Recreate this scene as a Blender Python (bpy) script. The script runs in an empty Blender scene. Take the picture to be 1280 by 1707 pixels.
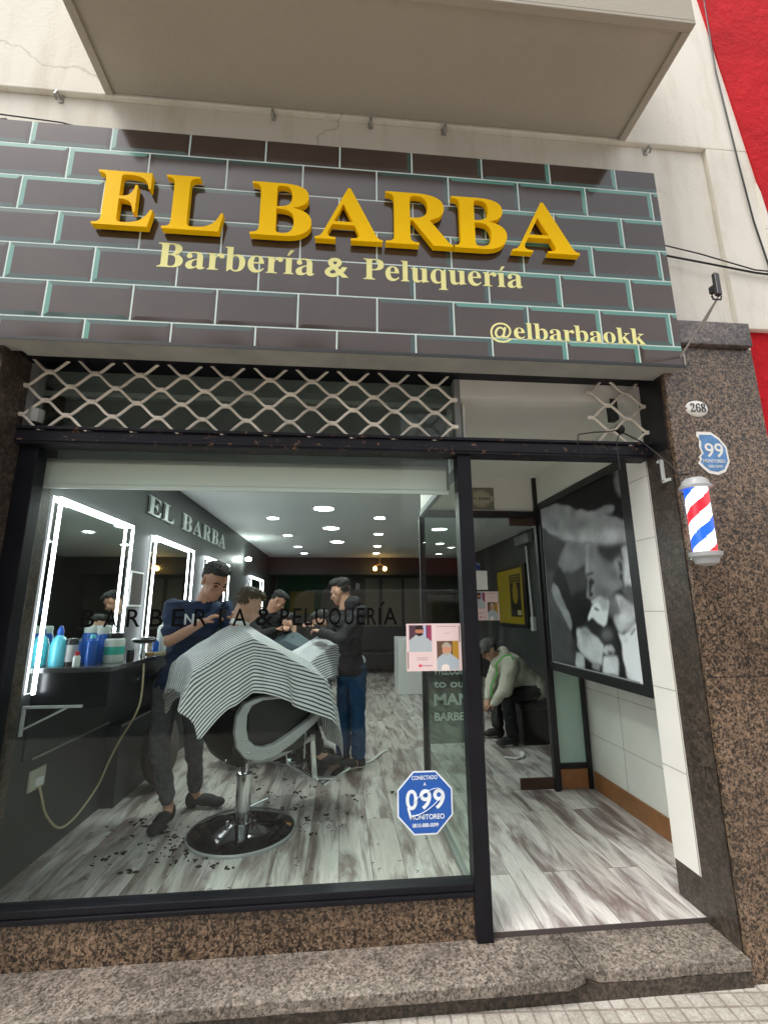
import bpy, bmesh, math, random
import numpy as np
from mathutils import Vector, Matrix
random.seed(7); rng = np.random.default_rng(7)
R = math.radians
S = bpy.context.scene
COL = S.collection
# ------------------------------------------------------------------ camera
cam = bpy.data.cameras.new("camera"); camo = bpy.data.objects.new("camera", cam); COL.objects.link(camo); S.camera = camo
cam.sensor_fit = 'VERTICAL'; cam.sensor_height = 24.0; cam.lens = 24.0*760/1707; cam.clip_start = .05; cam.clip_end = 300
_y, _p, _r = R(5.22), R(12.09), R(-.372)
F = Vector((math.sin(_y)*math.cos(_p), math.cos(_y)*math.cos(_p), math.sin(_p)))
Rt = Vector((math.cos(_y), -math.sin(_y), 0)); Up = Rt.cross(F)
Rv = math.cos(_r)*Rt+math.sin(_r)*Up; Uv = -math.sin(_r)*Rt+math.cos(_r)*Up
camo.matrix_world = Matrix(((Rv.x, Uv.x, -F.x, 0), (Rv.y, Uv.y, -F.y, -2.392), (Rv.z, Uv.z, -F.z, 1.45), (0, 0, 0, 1)))
# ------------------------------------------------------------------ world, sun, exposure
w = bpy.data.worlds.new("World"); S.world = w; w.use_nodes = True
nt = w.node_tree; bg = nt.nodes['Background']
sky = nt.nodes.new('ShaderNodeTexSky'); sky.sky_type = 'NISHITA'; sky.sun_disc = False
sky.sun_elevation = R(64); sky.sun_rotation = R(238); sky.air_density = 1.6; sky.dust_density = 4.0
hs = nt.nodes.new('ShaderNodeHueSaturation'); hs.inputs['Saturation'].default_value = .22
nt.links.new(sky.outputs[0], hs.inputs['Color']); nt.links.new(hs.outputs[0], bg.inputs['Color'])
bg.inputs['Strength'].default_value = .15
sl = bpy.data.lights.new("sun", 'SUN'); sl.energy = 1.2; sl.angle = R(30); sl.color = (1, .96, .9)
so = bpy.data.objects.new("sun", sl); COL.objects.link(so)
sd = Vector((math.sin(R(238))*math.cos(R(64)), math.cos(R(238))*math.cos(R(64)), math.sin(R(64))))
so.rotation_euler = sd.to_track_quat('Z', 'Y').to_euler()
S.view_settings.view_transform = 'Standard'; S.view_settings.look = 'None'; S.view_settings.gamma = 1
S.view_settings.exposure = 1.0
S.render.engine = 'CYCLES'
S.cycles.max_bounces = 10; S.cycles.transparent_max_bounces = 24; S.cycles.sample_clamp_indirect = 6
# ------------------------------------------------------------------ materials
MATS = {}
def nm(name):
    m = bpy.data.materials.new(name); m.use_nodes = True; MATS[name] = m
    return m, m.node_tree.nodes, m.node_tree.links, m.node_tree.nodes['Principled BSDF']
def coords(N, L, scale=(1, 1, 1), rot=(0, 0, 0)):
    t = N.new('ShaderNodeTexCoord'); mp = N.new('ShaderNodeMapping'); mp.inputs['Scale'].default_value = scale; mp.inputs['Rotation'].default_value = rot
    L.new(t.outputs['Object'], mp.inputs[0]); return mp.outputs[0]
def ramp(N, L, src, stops):
    r = N.new('ShaderNodeValToRGB'); e = r.color_ramp.elements
    while len(e) < len(stops): e.new(.5)
    for k, (p, c) in enumerate(stops):
        e[k].position = p; e[k].color = (*c, 1) if len(c) == 3 else c
    L.new(src, r.inputs[0]); return r.outputs[0]
def noise(N, L, vec, scale, detail=4, rough=.55, dist=0):
    n = N.new('ShaderNodeTexNoise'); n.inputs['Scale'].default_value = scale; n.inputs['Detail'].default_value = detail
    n.inputs['Roughness'].default_value = rough; n.inputs['Distortion'].default_value = dist
    L.new(vec, n.inputs['Vector']); return n.outputs['Fac']
def mixc(N, L, f, a, b, mode='MIX'):
    m = N.new('ShaderNodeMix'); m.data_type = 'RGBA'; m.blend_type = mode
    for s, v in ((m.inputs[0], f), (m.inputs[6], a), (m.inputs[7], b)):
        if hasattr(v, 'links'): L.new(v, s)
        else: s.default_value = v if not isinstance(v, tuple) else ((*v, 1) if len(v) == 3 else v)
    return m.outputs[2]
def bump(N, L, h, b, strength=.3, dist=.01):
    n = N.new('ShaderNodeBump'); n.inputs['Strength'].default_value = strength; n.inputs['Distance'].default_value = dist
    L.new(h, n.inputs['Height']); L.new(n.outputs[0], b.inputs['Normal'])
def pm(name, c, rough=.5, metal=0, var=None, bmp=None, coat=0, emis=None, spec=None):
    m, N, L, b = nm(name)
    b.inputs['Base Color'].default_value = (*c, 1); b.inputs['Roughness'].default_value = rough; b.inputs['Metallic'].default_value = metal
    b.inputs['Coat Weight'].default_value = coat
    if spec is not None: b.inputs['Specular IOR Level'].default_value = spec
    v = coords(N, L) if (var or bmp) else None
    if var:
        n = noise(N, L, v, var[0], 5, .6)
        lo = tuple(x*(1-var[1]) for x in c); hi = tuple(min(1, x*(1+var[1])) for x in c)
        L.new(ramp(N, L, n, [(.3, lo), (.7, hi)]), b.inputs['Base Color'])
        rr = N.new('ShaderNodeMapRange'); rr.inputs['To Min'].default_value = max(.02, rough-.1); rr.inputs['To Max'].default_value = min(1, rough+.12)
        L.new(n, rr.inputs['Value']); L.new(rr.outputs[0], b.inputs['Roughness'])
    if bmp: bump(N, L, noise(N, L, v, bmp[0], 6, .6), b, bmp[1], .01)
    if emis: b.inputs['Emission Color'].default_value = (*emis[0], 1); b.inputs['Emission Strength'].default_value = emis[1]
    return m
def granite(name, stops, scale, rough, dirt):
    m, N, L, b = nm(name); v = coords(N, L)
    vo = N.new('ShaderNodeTexVoronoi'); vo.inputs['Scale'].default_value = scale
    n0 = N.new('ShaderNodeTexNoise'); n0.inputs['Scale'].default_value = scale*.8; L.new(v, n0.inputs['Vector'])
    mx = N.new('ShaderNodeVectorMath'); mx.operation = 'MULTIPLY_ADD'; mx.inputs[1].default_value = (.02,)*3
    L.new(n0.outputs['Color'], mx.inputs[0]); L.new(v, mx.inputs[2]); L.new(mx.outputs[0], vo.inputs['Vector'])
    c = ramp(N, L, vo.outputs['Color'], stops)
    c2 = ramp(N, L, noise(N, L, v, scale*.28, 6, .8), [(.34, (.38, .36, .34)), (.5, (.95, .93, .92)), (.66, (1.3, 1.25, 1.2))])
    c = mixc(N, L, 1.0, c, c2, 'MULTIPLY')
    d = ramp(N, L, noise(N, L, v, 2.3, 6, .65), [(.3, (dirt,)*3), (.62, (1, 1, 1))])
    c = mixc(N, L, 1.0, c, d, 'MULTIPLY')
    L.new(c, b.inputs['Base Color']); b.inputs['Roughness'].default_value = rough
    bump(N, L, noise(N, L, v, scale*1.5, 3), b, .12, .004); return m
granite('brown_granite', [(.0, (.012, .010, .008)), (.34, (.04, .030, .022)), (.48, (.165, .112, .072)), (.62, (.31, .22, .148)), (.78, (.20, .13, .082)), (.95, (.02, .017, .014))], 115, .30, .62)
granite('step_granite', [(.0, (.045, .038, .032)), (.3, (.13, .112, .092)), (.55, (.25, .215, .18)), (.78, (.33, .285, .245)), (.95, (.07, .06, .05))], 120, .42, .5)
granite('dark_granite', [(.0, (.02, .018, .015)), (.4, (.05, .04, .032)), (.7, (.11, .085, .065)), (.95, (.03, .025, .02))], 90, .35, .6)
granite('cap_granite', [(.0, (.06, .055, .055)), (.4, (.17, .15, .14)), (.7, (.28, .24, .22)), (.95, (.09, .08, .08))], 80, .4, .6)
def stucco(name, c, stain, clean=False):
    m, N, L, b = nm(name); v = coords(N, L)
    n = noise(N, L, v, 1.1, 8, .65); c1 = ramp(N, L, n, [(.28, stain), (.5, c), (.8, tuple(min(1, x*1.06) for x in c))])
    vs = coords(N, L, (3.0, 3.0, .45)); st = ramp(N, L, noise(N, L, vs, 2.2, 6, .7), [(.30, (.86, .84, .80)), (.5, (1, 1, 1))])
    if not clean: c1 = mixc(N, L, 1.0, c1, st, 'MULTIPLY')
    vo = N.new('ShaderNodeTexVoronoi'); vo.feature = 'DISTANCE_TO_EDGE'; vo.inputs['Scale'].default_value = .8
    n2 = N.new('ShaderNodeTexNoise'); n2.inputs['Scale'].default_value = 3; n2.inputs['Detail'].default_value = 6; L.new(v, n2.inputs['Vector'])
    mx = N.new('ShaderNodeVectorMath'); mx.operation = 'MULTIPLY_ADD'; mx.inputs[1].default_value = (.35,)*3
    L.new(n2.outputs['Color'], mx.inputs[0]); L.new(v, mx.inputs[2]); L.new(mx.outputs[0], vo.inputs['Vector'])
    cr = ramp(N, L, vo.outputs['Distance'], [(.0, (.45, .42, .38)), (.006, (1, 1, 1))])
    gate = ramp(N, L, noise(N, L, v, .9, 2), [(.5, (0, 0, 0)), (.56, (1, 1, 1))])
    cr2 = mixc(N, L, gate, (1., 1., 1.), cr)
    if not clean: c1 = mixc(N, L, .55, c1, cr2, 'MULTIPLY')
    L.new(c1, b.inputs['Base Color']); b.inputs['Roughness'].default_value = .85
    bump(N, L, noise(N, L, v, 35, 6, .7), b, .35, .008); return m
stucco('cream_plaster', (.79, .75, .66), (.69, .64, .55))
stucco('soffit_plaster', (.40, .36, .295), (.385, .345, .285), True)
m, N, L, b = nm('red_paint'); v = coords(N, L)
L.new(ramp(N, L, noise(N, L, v, 2.5, 8, .7), [(.3, (.40, .004, .008)), (.55, (.56, .008, .014)), (.8, (.62, .018, .02))]), b.inputs['Base Color'])
b.inputs['Roughness'].default_value = .8; b.inputs['Specular IOR Level'].default_value = .2; bump(N, L, noise(N, L, v, 9, 8, .7), b, .8, .03)
def planks(name):
    m, N, L, b = nm(name); v = coords(N, L, (1, 1, 1), (0, 0, R(90)))
    br = N.new('ShaderNodeTexBrick'); br.inputs['Scale'].default_value = 1; br.inputs['Brick Width'].default_value = 1.22; br.inputs['Row Height'].default_value = .19
    br.inputs['Mortar Size'].default_value = .0018; br.offset = .37
    br.inputs['Color1'].default_value = (0, 0, 0, 1); br.inputs['Color2'].default_value = (1, 1, 1, 1); br.inputs['Mortar'].default_value = (.5, .5, .5, 1)
    L.new(v, br.inputs['Vector'])
    off = N.new('ShaderNodeVectorMath'); off.operation = 'MULTIPLY_ADD'; off.inputs[1].default_value = (3.1, 5.7, 0)
    L.new(br.outputs['Color'], off.inputs[0]); L.new(coords(N, L), off.inputs[2])
    mp = N.new('ShaderNodeMapping'); mp.inputs['Scale'].default_value = (5.5, .95, 1); L.new(off.outputs[0], mp.inputs[0])
    n1 = noise(N, L, mp.outputs[0], 1.6, 7, .62, .6)
    mp2 = N.new('ShaderNodeMapping'); mp2.inputs['Scale'].default_value = (38, 3.0, 1); L.new(off.outputs[0], mp2.inputs[0])
    n2 = noise(N, L, mp2.outputs[0], 1.3, 5, .7)
    base = ramp(N, L, n1, [(.30, (.16, .12, .11)), (.41, (.27, .22, .205)), (.475, (.44, .41, .39)), (.56, (.65, .62, .585)), (.8, (.55, .52, .49))])
    fine = ramp(N, L, n2, [(.35, (.62, .58, .56)), (.55, (1, 1, 1))])
    c = mixc(N, L, .42, base, fine, 'MULTIPLY')
    c = mixc(N, L, 1.0, c, ramp(N, L, br.outputs['Color'], [(.0, (.84, .81, .79)), (.6, (1, 1, 1)), (1., (1.05, 1.05, 1.05))]), 'MULTIPLY')
    seam = ramp(N, L, br.outputs['Fac'], [(.0, (1, 1, 1)), (1., (.30, .26, .24))])
    c = mixc(N, L, 1.0, c, seam, 'MULTIPLY')
    L.new(c, b.inputs['Base Color']); b.inputs['Roughness'].default_value = .38
    bump(N, L, n2, b, .08, .003); return m
planks('plank_floor')
m, N, L, b = nm('pavers'); v = coords(N, L, (1, 1, 1), (0, 0, R(4)))
br = N.new('ShaderNodeTexBrick'); br.offset = 0; br.inputs['Scale'].default_value = 1; br.inputs['Brick Width'].default_value = .066; br.inputs['Row Height'].default_value = .066
br.inputs['Mortar Size'].default_value = .006; br.inputs['Mortar Smooth'].default_value = .35
br.inputs['Color1'].default_value = (.38, .355, .315, 1); br.inputs['Color2'].default_value = (.48, .455, .41, 1); br.inputs['Mortar'].default_value = (.27, .23, .20, 1)
L.new(v, br.inputs['Vector'])
c = mixc(N, L, 1.0, br.outputs['Color'], ramp(N, L, noise(N, L, v, 14, 6, .7), [(.3, (.68, .66, .62)), (.7, (1.1, 1.1, 1.1))]), 'MULTIPLY')
c = mixc(N, L, 1.0, c, ramp(N, L, noise(N, L, v, 90, 3, .7), [(.35, (.75, .74, .72)), (.6, (1.05, 1.05, 1.05))]), 'MULTIPLY')
L.new(c, b.inputs['Base Color']); b.inputs['Roughness'].default_value = .75; bump(N, L, br.outputs['Fac'], b, -.6, .004)
# weathered black steel with rust-brown chips
def chipped(name, c, chip, lo, spec=.22):
    m, N, L, b = nm(name); v = coords(N, L)
    n = noise(N, L, v, 26, 7, .75); f = ramp(N, L, n, [(lo, (0, 0, 0)), (lo+.025, (1, 1, 1))])
    base = ramp(N, L, noise(N, L, v, 5, 4), [(.3, tuple(x*.7 for x in c)), (.7, tuple(x*1.3 for x in c))])
    L.new(mixc(N, L, f, base, chip), b.inputs['Base Color']); b.inputs['Roughness'].default_value = .42; b.inputs['Specular IOR Level'].default_value = spec
    bump(N, L, n, b, .12, .003); return m
chipped('black_steel', (.007, .007, .010), (.22, .19, .16), .70)
chipped('rusty_steel', (.013, .013, .018), (.24, .13, .08), .605)
chipped('grille_steel', (.74, .68, .58), (.16, .07, .035), .66)
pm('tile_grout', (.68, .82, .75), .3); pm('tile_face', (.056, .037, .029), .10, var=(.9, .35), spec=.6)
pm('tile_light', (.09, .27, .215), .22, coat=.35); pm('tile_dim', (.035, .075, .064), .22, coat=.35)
pm('sign_metal', (.36, .36, .33), .5, .2, var=(3, .2)); pm('sign_edge', (.02, .02, .02), .5)
pm('yellow_acrylic', (.98, .56, .0), .6, var=(4, .05), spec=.12); pm('yellow_vinyl', (.88, .83, .36), .6, spec=.15)
pm('white_tile', (.85, .83, .77), .35, var=(2.5, .06), bmp=(6, .1)); pm('tile_seam', (.42, .39, .34), .7)
pm('white_paint', (.74, .73, .67), .6, var=(1.5, .05), bmp=(30, .05)); pm('ceiling_paint', (.68, .71, .69), .7)
pm('grey_board', (.22, .23, .22), .6, var=(2, .2)); pm('dark_wall', (.042, .048, .046), .5, var=(1.5, .2), bmp=(22, .08))
pm('back_wall', (.07, .062, .048), .7, var=(1.2, .2)); pm('beam', (.022, .018, .013), .6)
pm('wood_skirt', (.30, .13, .05), .45, var=(8, .25)); pm('frosted', (.44, .60, .52), .35, var=(1.2, .06))
pm('black_frame', (.012, .012, .013), .4); pm('black_gloss', (.006, .006, .007), .10, coat=.3); pm('shell_black', (.004, .004, .004), .5, spec=.25); pm('black_leather', (.012, .012, .013), .32, bmp=(60, .1))
pm('chrome', (.75, .77, .78), .12, 1.0, bmp=(12, .04)); pm('grey_plastic', (.40, .41, .41), .35, var=(4, .05)); pm('bracket_white', (.6, .62, .6), .4)
pm('brown_fabric', (.07, .055, .05), .8, bmp=(40, .2))
pm('mirror', (.82, .90, .86), .03, 1.0); pm('led', (1, 1, 1), .4, emis=((.92, .90, 1.0), 7.5)); pm('downlight', (1, 1, 1), .4, emis=((.93, 1, .96), 62)); pm('downlight_rear', (1, 1, 1), .4, emis=((.93, 1, .96), 15)); pm('warm_lamp', (1, .8, .4), .4, emis=((1, .55, .16), 9))
pm('trim_white', (.8, .8, .78), .4); pm('silver_letter', (.45, .50, .47), .35, .3)
pm('skin', (.50, .26, .17), .5, var=(60, .10), bmp=(70, .15)); pm('skin_pale', (.58, .33, .24), .5, var=(60, .10), bmp=(70, .15)); pm('hair', (.012, .010, .009), .6, bmp=(90, .8)); pm('brown_hair', (.07, .048, .022), .6, bmp=(90, .8))
pm('navy_cloth', (.010, .026, .075), .85, bmp=(9, .5)); pm('grey_cloth', (.10, .10, .108), .9, bmp=(9, .5), var=(40, .3)); pm('black_cloth', (.010, .010, .012), .85, bmp=(9, .5)); pm('denim', (.012, .065, .16), .85, bmp=(12, .5), var=(14, .25))
pm('cream_cloth', (.62, .60, .50), .85, bmp=(9, .5)); pm('shoe', (.018, .018, .019), .8, bmp=(60, .3)); pm('white_rubber', (.6, .58, .52), .6); pm('gown_blue', (.06, .09, .105), .7, bmp=(7, .5)); pm('cap_grey', (.10, .095, .095), .9)
pm('green_cord', (.05, .6, .05), .5); pm('cream_cord', (.55, .47, .30), .5); pm('black_cord', (.01, .01, .01), .5); pm('socket', (.5, .5, .4), .4)
pm('red_cloth', (.35, .01, .015), .7); pm('hair_clip', (.035, .022, .016), .95)
pm('enamel', (.80, .77, .70), .25, coat=.4); pm('ink', (.02, .02, .025), .5); pm('sticker_blue', (.012, .10, .42), .35); pm('sticker_pale', (.10, .24, .48), .4, var=(25, .3)); pm('white_ink', (.82, .88, .92), .4)
pm('pole_white', (.9, .9, .9), .3, emis=((1, 1, 1), 1.0)); pm('pole_red', (.8, .01, .02), .3, emis=((1, .015, .03), .7)); pm('pole_blue', (.01, .07, .8), .3, emis=((.01, .09, 1), .8))
pm('vinyl_black', (.004, .004, .004), .9, spec=.05); pm('asphalt', (.05, .05, .05), .9, var=(30, .3)); pm('far_wall', (.30, .28, .25), .8, var=(.6, .15)); pm('far_window', (.03, .04, .05), .1); pm('van_paint', (.86, .87, .90), .25, coat=.5); pm('tyre', (.02, .02, .02), .8)
pm('awning_red', (.45, .01, .015), .6); pm('aqua', (.10, .50, .62), .15, coat=.3); pm('blue_plastic', (.01, .10, .45), .2); pm('teal_label', (.03, .38, .30), .4); pm('jar_white', (.6, .66, .62), .25); pm('desk_top', (.05, .055, .055), .2, coat=.3); pm('desk_black', (.010, .011, .012), .3)
pm('banner_green', (.004, .035, .010), .8); pm('banner_yellow', (.12, .085, .008), .8); pm('curtain', (.16, .145, .11), .8, bmp=(5, .4)); pm('blind', (.84, .84, .80), .7); pm('chalk', (.8, .85, .8), .8); pm('hinge_dark', (.05, .022, .012), .5)
pm('wood_brush', (.45, .26, .09), .5)
def glassmat(name, tint, k=1.0):
    m = bpy.data.materials.new(name); m.use_nodes = True; N = m.node_tree.nodes; L = m.node_tree.links; N.remove(N['Principled BSDF'])
    tr = N.new('ShaderNodeBsdfTransparent'); tr.inputs[0].default_value = (*tint, 1)
    gl = N.new('ShaderNodeBsdfGlossy'); gl.inputs['Roughness'].default_value = 0.0
    ge = N.new('ShaderNodeNewGeometry'); mr = N.new('ShaderNodeMapRange'); mr.inputs['To Min'].default_value = 1.5; mr.inputs['To Max'].default_value = 1/1.5
    L.new(ge.outputs['Backfacing'], mr.inputs['Value'])
    fr = N.new('ShaderNodeFresnel'); L.new(mr.outputs[0], fr.inputs['IOR'])
    ml = N.new('ShaderNodeMath'); ml.operation = 'MULTIPLY'; ml.inputs[1].default_value = k; L.new(fr.outputs[0], ml.inputs[0])
    mx = N.new('ShaderNodeMixShader'); L.new(ml.outputs[0], mx.inputs[0]); L.new(tr.outputs[0], mx.inputs[1]); L.new(gl.outputs[0], mx.inputs[2])
    L.new(mx.outputs[0], N['Material Output'].inputs[0]); MATS[name] = m; return m
glassmat('window_glass', (.945, .988, .965), .33); glassmat('door_glass', (.90, .93, .915), .35); glassmat('board_glass', (.5, .55, .52), .4); glassmat('lamp_glass', (.97, .98, .98), .8)
m, N, L, b = nm('painted')
vc = N.new('ShaderNodeVertexColor'); vc.layer_name = 'Col'; L.new(vc.outputs[0], b.inputs['Base Color']); b.inputs['Roughness'].default_value = .45; b.inputs['Specular IOR Level'].default_value = .25
# striped cape cloth: stripes run in the cloth's own UV
m, N, L, b = nm('striped_cloth')
uv = N.new('ShaderNodeUVMap'); uv.uv_map = 'UVMap'; sp = N.new('ShaderNodeSeparateXYZ'); L.new(uv.outputs[0], sp.inputs[0])
ma = N.new('ShaderNodeMath'); ma.operation = 'MULTIPLY'; ma.inputs[1].default_value = 1/.0215; L.new(sp.outputs[1], ma.inputs[0])
fr = N.new('ShaderNodeMath'); fr.operation = 'FRACT'; L.new(ma.outputs[0], fr.inputs[0])
L.new(ramp(N, L, fr.outputs[0], [(.0, (.02, .022, .035)), (.33, (.02, .022, .035)), (.39, (.82, .84, .86)), (.94, (.82, .84, .86)), (1.0, (.02, .022, .035))]), b.inputs['Base Color'])
b.inputs['Roughness'].default_value = .6; b.inputs['Sheen Weight'].default_value = .2
bump(N, L, noise(N, L, coords(N, L), 11, 5, .6), b, .35, .02)
# ------------------------------------------------------------------ mesh tools
class MB:
    def __init__(s): s.v = []; s.f = []; s.m = []; s.mi = 0
    def add(s, vs, fs):
        o = len(s.v); s.v += [tuple(p) for p in vs]; s.f += [tuple(i+o for i in f) for f in fs]; s.m += [s.mi]*len(fs); return s
    def box(s, x0, x1, y0, y1, z0, z1):
        vs = [(x, y, z) for x in (x0, x1) for y in (y0, y1) for z in (z0, z1)]
        return s.add(vs, [(0, 1, 3, 2), (4, 6, 7, 5), (0, 4, 5, 1), (2, 3, 7, 6), (0, 2, 6, 4), (1, 5, 7, 3)])
    def obox(s, c, ax, ay, az, hx, hy, hz):
        c, ax, ay, az = Vector(c), Vector(ax).normalized(), Vector(ay).normalized(), Vector(az).normalized()
        vs = [c+ax*hx*a+ay*hy*b+az*hz*d for a in (-1, 1) for b in (-1, 1) for d in (-1, 1)]
        return s.add(vs, [(0, 1, 3, 2), (4, 6, 7, 5), (0, 4, 5, 1), (2, 3, 7, 6), (0, 2, 6, 4), (1, 5, 7, 3)])
    def tube(s, pts, r, n=8, flat=1.0):
        pts = [Vector(p) for p in pts]; rs = r if isinstance(r, (list, tuple)) else [r]*len(pts)
        rings = []; prev = None
        for i, p in enumerate(pts):
            t = (pts[min(i+1, len(pts)-1)]-pts[max(i-1, 0)]).normalized()
            if prev is None:
                a = Vector((0, 0, 1)) if abs(t.z) < .9 else Vector((0, 1, 0)); u = t.cross(a).normalized()
            else: u = (prev-t*prev.dot(t)).normalized()
            prev = u; w_ = t.cross(u)
            rings.append([p+(u*math.cos(2*math.pi*k/n)+w_*math.sin(2*math.pi*k/n)*flat)*rs[i] for k in range(n)])
        vs = [q for rg in rings for q in rg]; fs = []
        for i in range(len(pts)-1):
            for k in range(n): fs.append((i*n+k, i*n+(k+1) % n, (i+1)*n+(k+1) % n, (i+1)*n+k))
        fs.append(tuple(range(n-1, -1, -1))); fs.append(tuple((len(pts)-1)*n+k for k in range(n)))
        return s.add(vs, fs)
    def lathe(s, c, prof, n=32, ax=None):
        c = Vector(c); q = Vector((0, 0, 1)).rotation_difference(Vector(ax).normalized()).to_matrix() if ax else Matrix.Identity(3)
        vs = []; fs = []
        for r, z in prof:
            for k in range(n): vs.append(c+q @ Vector((r*math.cos(2*math.pi*k/n), r*math.sin(2*math.pi*k/n), z)))
        for i in range(len(prof)-1):
            for k in range(n): fs.append((i*n+k, i*n+(k+1) % n, (i+1)*n+(k+1) % n, (i+1)*n+k))
        fs.append(tuple(range(n-1, -1, -1))); fs.append(tuple((len(prof)-1)*n+k for k in range(n)))
        return s.add(vs, fs)
    def ell(s, c, r, ux=(1, 0, 0), uy=(0, 1, 0), uz=(0, 0, 1), n=14):
        c, ux, uy, uz = Vector(c), Vector(ux).normalized(), Vector(uy).normalized(), Vector(uz).normalized()
        vs = []; fs = []; M = n//2+1
        for i in range(1, M):
            ph = math.pi*i/M
            for k in range(n):
                th = 2*math.pi*k/n; vs.append(c+ux*r[0]*math.sin(ph)*math.cos(th)+uy*r[1]*math.sin(ph)*math.sin(th)+uz*r[2]*math.cos(ph))
        t = len(vs); vs += [c+uz*r[2], c-uz*r[2]]
        for i in range(M-2):
            for k in range(n): fs.append((i*n+k, (i+1)*n+k, (i+1)*n+(k+1) % n, i*n+(k+1) % n))
        for k in range(n): fs.append((t, k, (k+1) % n)); fs.append((t+1, (M-2)*n+(k+1) % n, (M-2)*n+k))
        return s.add(vs, fs)
    def cap(s, p0, r0, p1, r1, n=12):
        p0, p1 = Vector(p0), Vector(p1); d = (p1-p0); L_ = d.length
        prof = [(r0*math.sin(a), -r0*math.cos(a)) for a in [R(x) for x in (8, 30, 60, 90)]]+[(r1*math.sin(a), L_-r1*math.cos(a)) for a in [R(x) for x in (90, 120, 150, 172)]]
        return s.lathe(p0, prof, n, d if L_ > 1e-6 else (0, 0, 1))
    def prism(s, poly, f, d):      # poly of 2-D points, f maps (a,b)->3-D, d offset vector
        d = Vector(d); A = [Vector(f(*p)) for p in poly]; n = len(A)
        return s.add(A+[p+d for p in A], [tuple(range(n-1, -1, -1)), tuple(range(n, 2*n))]+[(k, (k+1) % n, (k+1) % n+n, k+n) for k in range(n)])
    def loop(s, outer, inner, f, d):
        d = Vector(d); n = len(outer); A = [Vector(f(*p)) for p in outer]; B = [Vector(f(*p)) for p in inner]
        vs = A+B+[p+d for p in A]+[p+d for p in B]; fs = []
        for k in range(n):
            j = (k+1) % n
            fs += [(k, j, n+j, n+k), (2*n+k, 3*n+k, 3*n+j, 2*n+j), (k, 2*n+k, 2*n+j, j), (n+k, n+j, 3*n+j, 3*n+k)]
        return s.add(vs, fs)
def wloc(o):
    p = Vector((0, 0, 0))
    while o: p += o.location; o = o.parent
    return p
def obj(name, mb, mats, parent=None, bevel=0, smooth=False, loc=None, label=None):
    """links one mesh object; mb in world coordinates, shifted to the parent's (or given) origin"""
    me = bpy.data.meshes.new(name); off = wloc(parent) if parent else Vector((0, 0, 0))
    l = Vector(loc) if loc else Vector((0, 0, 0)); off = off+l
    me.from_pydata([(p[0]-off.x, p[1]-off.y, p[2]-off.z) for p in mb.v], [], mb.f)
    mats = mats if isinstance(mats, (list, tuple)) else [mats]
    for k in mats: me.materials.append(MATS[k])
    me.polygons.foreach_set('material_index', mb.m)
    bm = bmesh.new(); bm.from_mesh(me); bmesh.ops.recalc_face_normals(bm, faces=bm.faces); bm.to_mesh(me); bm.free()
    if smooth: me.polygons.foreach_set('use_smooth', [True]*len(me.polygons))
    o = bpy.data.objects.new(name, me); COL.objects.link(o); o.parent = parent; o.location = l
    if smooth: autosmooth(o)
    if bevel:
        md = o.modifiers.new('bevel', 'BEVEL'); md.width = bevel; md.segments = 2; md.limit_method = 'ANGLE'; md.angle_limit = R(40)
    if label: o['label'] = label
    return o
def autosmooth(o, ang=38):
    me = o.data; bm = bmesh.new(); bm.from_mesh(me)
    for e in bm.edges:
        if len(e.link_faces) == 2 and e.calc_face_angle(0) > R(ang): e.smooth = False
    bm.to_mesh(me); bm.free()
def tag(o, label=None, cat=None, group=None, kind=None):
    if label: o['label'] = label
    if cat: o['category'] = cat
    if group: o['group'] = group
    if kind: o['kind'] = kind
    return o
def thing(name, loc, label, cat, group=None):
    o = bpy.data.objects.new(name, None); COL.objects.link(o); o.location = loc; o.empty_display_size = .1
    return tag(o, label, cat, group)
def struct(name, mb, mat, **k): return tag(obj(name, mb, mat, **k), kind='structure')
def copytree(o, parent=None):
    c = o.copy(); COL.objects.link(c); c.parent = parent
    for ch in list(o.children): copytree(ch, c)
    return c
def remesh(mb, voxel, it=3, wr=0., fq=8., hairy=0.):
    me = bpy.data.meshes.new('tmp'); me.from_pydata(mb.v, [], mb.f); o = bpy.data.objects.new('tmp', me); COL.objects.link(o)
    bm = bmesh.new(); bm.from_mesh(me); bmesh.ops.recalc_face_normals(bm, faces=bm.faces); bm.to_mesh(me); bm.free()
    md = o.modifiers.new('r', 'REMESH'); md.mode = 'VOXEL'; md.voxel_size = voxel
    sm = o.modifiers.new('s', 'SMOOTH'); sm.iterations = it; sm.factor = .5
    dg = bpy.context.evaluated_depsgraph_get(); ev = o.evaluated_get(dg); m2 = bpy.data.meshes.new_from_object(ev)
    if wr or hairy:
        from mathutils import noise as NZ
        Ns = [v.normal.copy() for v in m2.vertices]; Cs = [v.co.copy() for v in m2.vertices]; new = []
        for c, nn_ in zip(Cs, Ns):
            a_ = 0.
            if wr:
                q = Vector((c.x*fq, c.y*fq, c.z*fq*1.9))+Vector((NZ.noise(c*5), NZ.noise(c*5+Vector((9, 0, 0))), 0))*.9
                a_ += wr*(1-2.2*abs(NZ.noise(q)))*.9+wr*.4*NZ.noise(c*fq*3)
            if hairy: a_ += hairy*NZ.noise(Vector((c.x*130, c.y*130, c.z*45)))
            new += list(c+nn_*a_)
        m2.vertices.foreach_set('co', new)
    out = MB(); out.v = [tuple(v.co) for v in m2.vertices]; out.f = [tuple(p.vertices) for p in m2.polygons]; out.m = [0]*len(out.f)
    bpy.data.objects.remove(o); bpy.data.meshes.remove(me); bpy.data.meshes.remove(m2); return out
BOLD = lambda t: ''.join(chr(0x1D400+ord(c)-65) if 'A' <= c <= 'Z' else chr(0x1D41A+ord(c)-97) if 'a' <= c <= 'z' else chr(0x1D7CE+ord(c)-48) if '0' <= c <= '9' else c for c in t)
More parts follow.
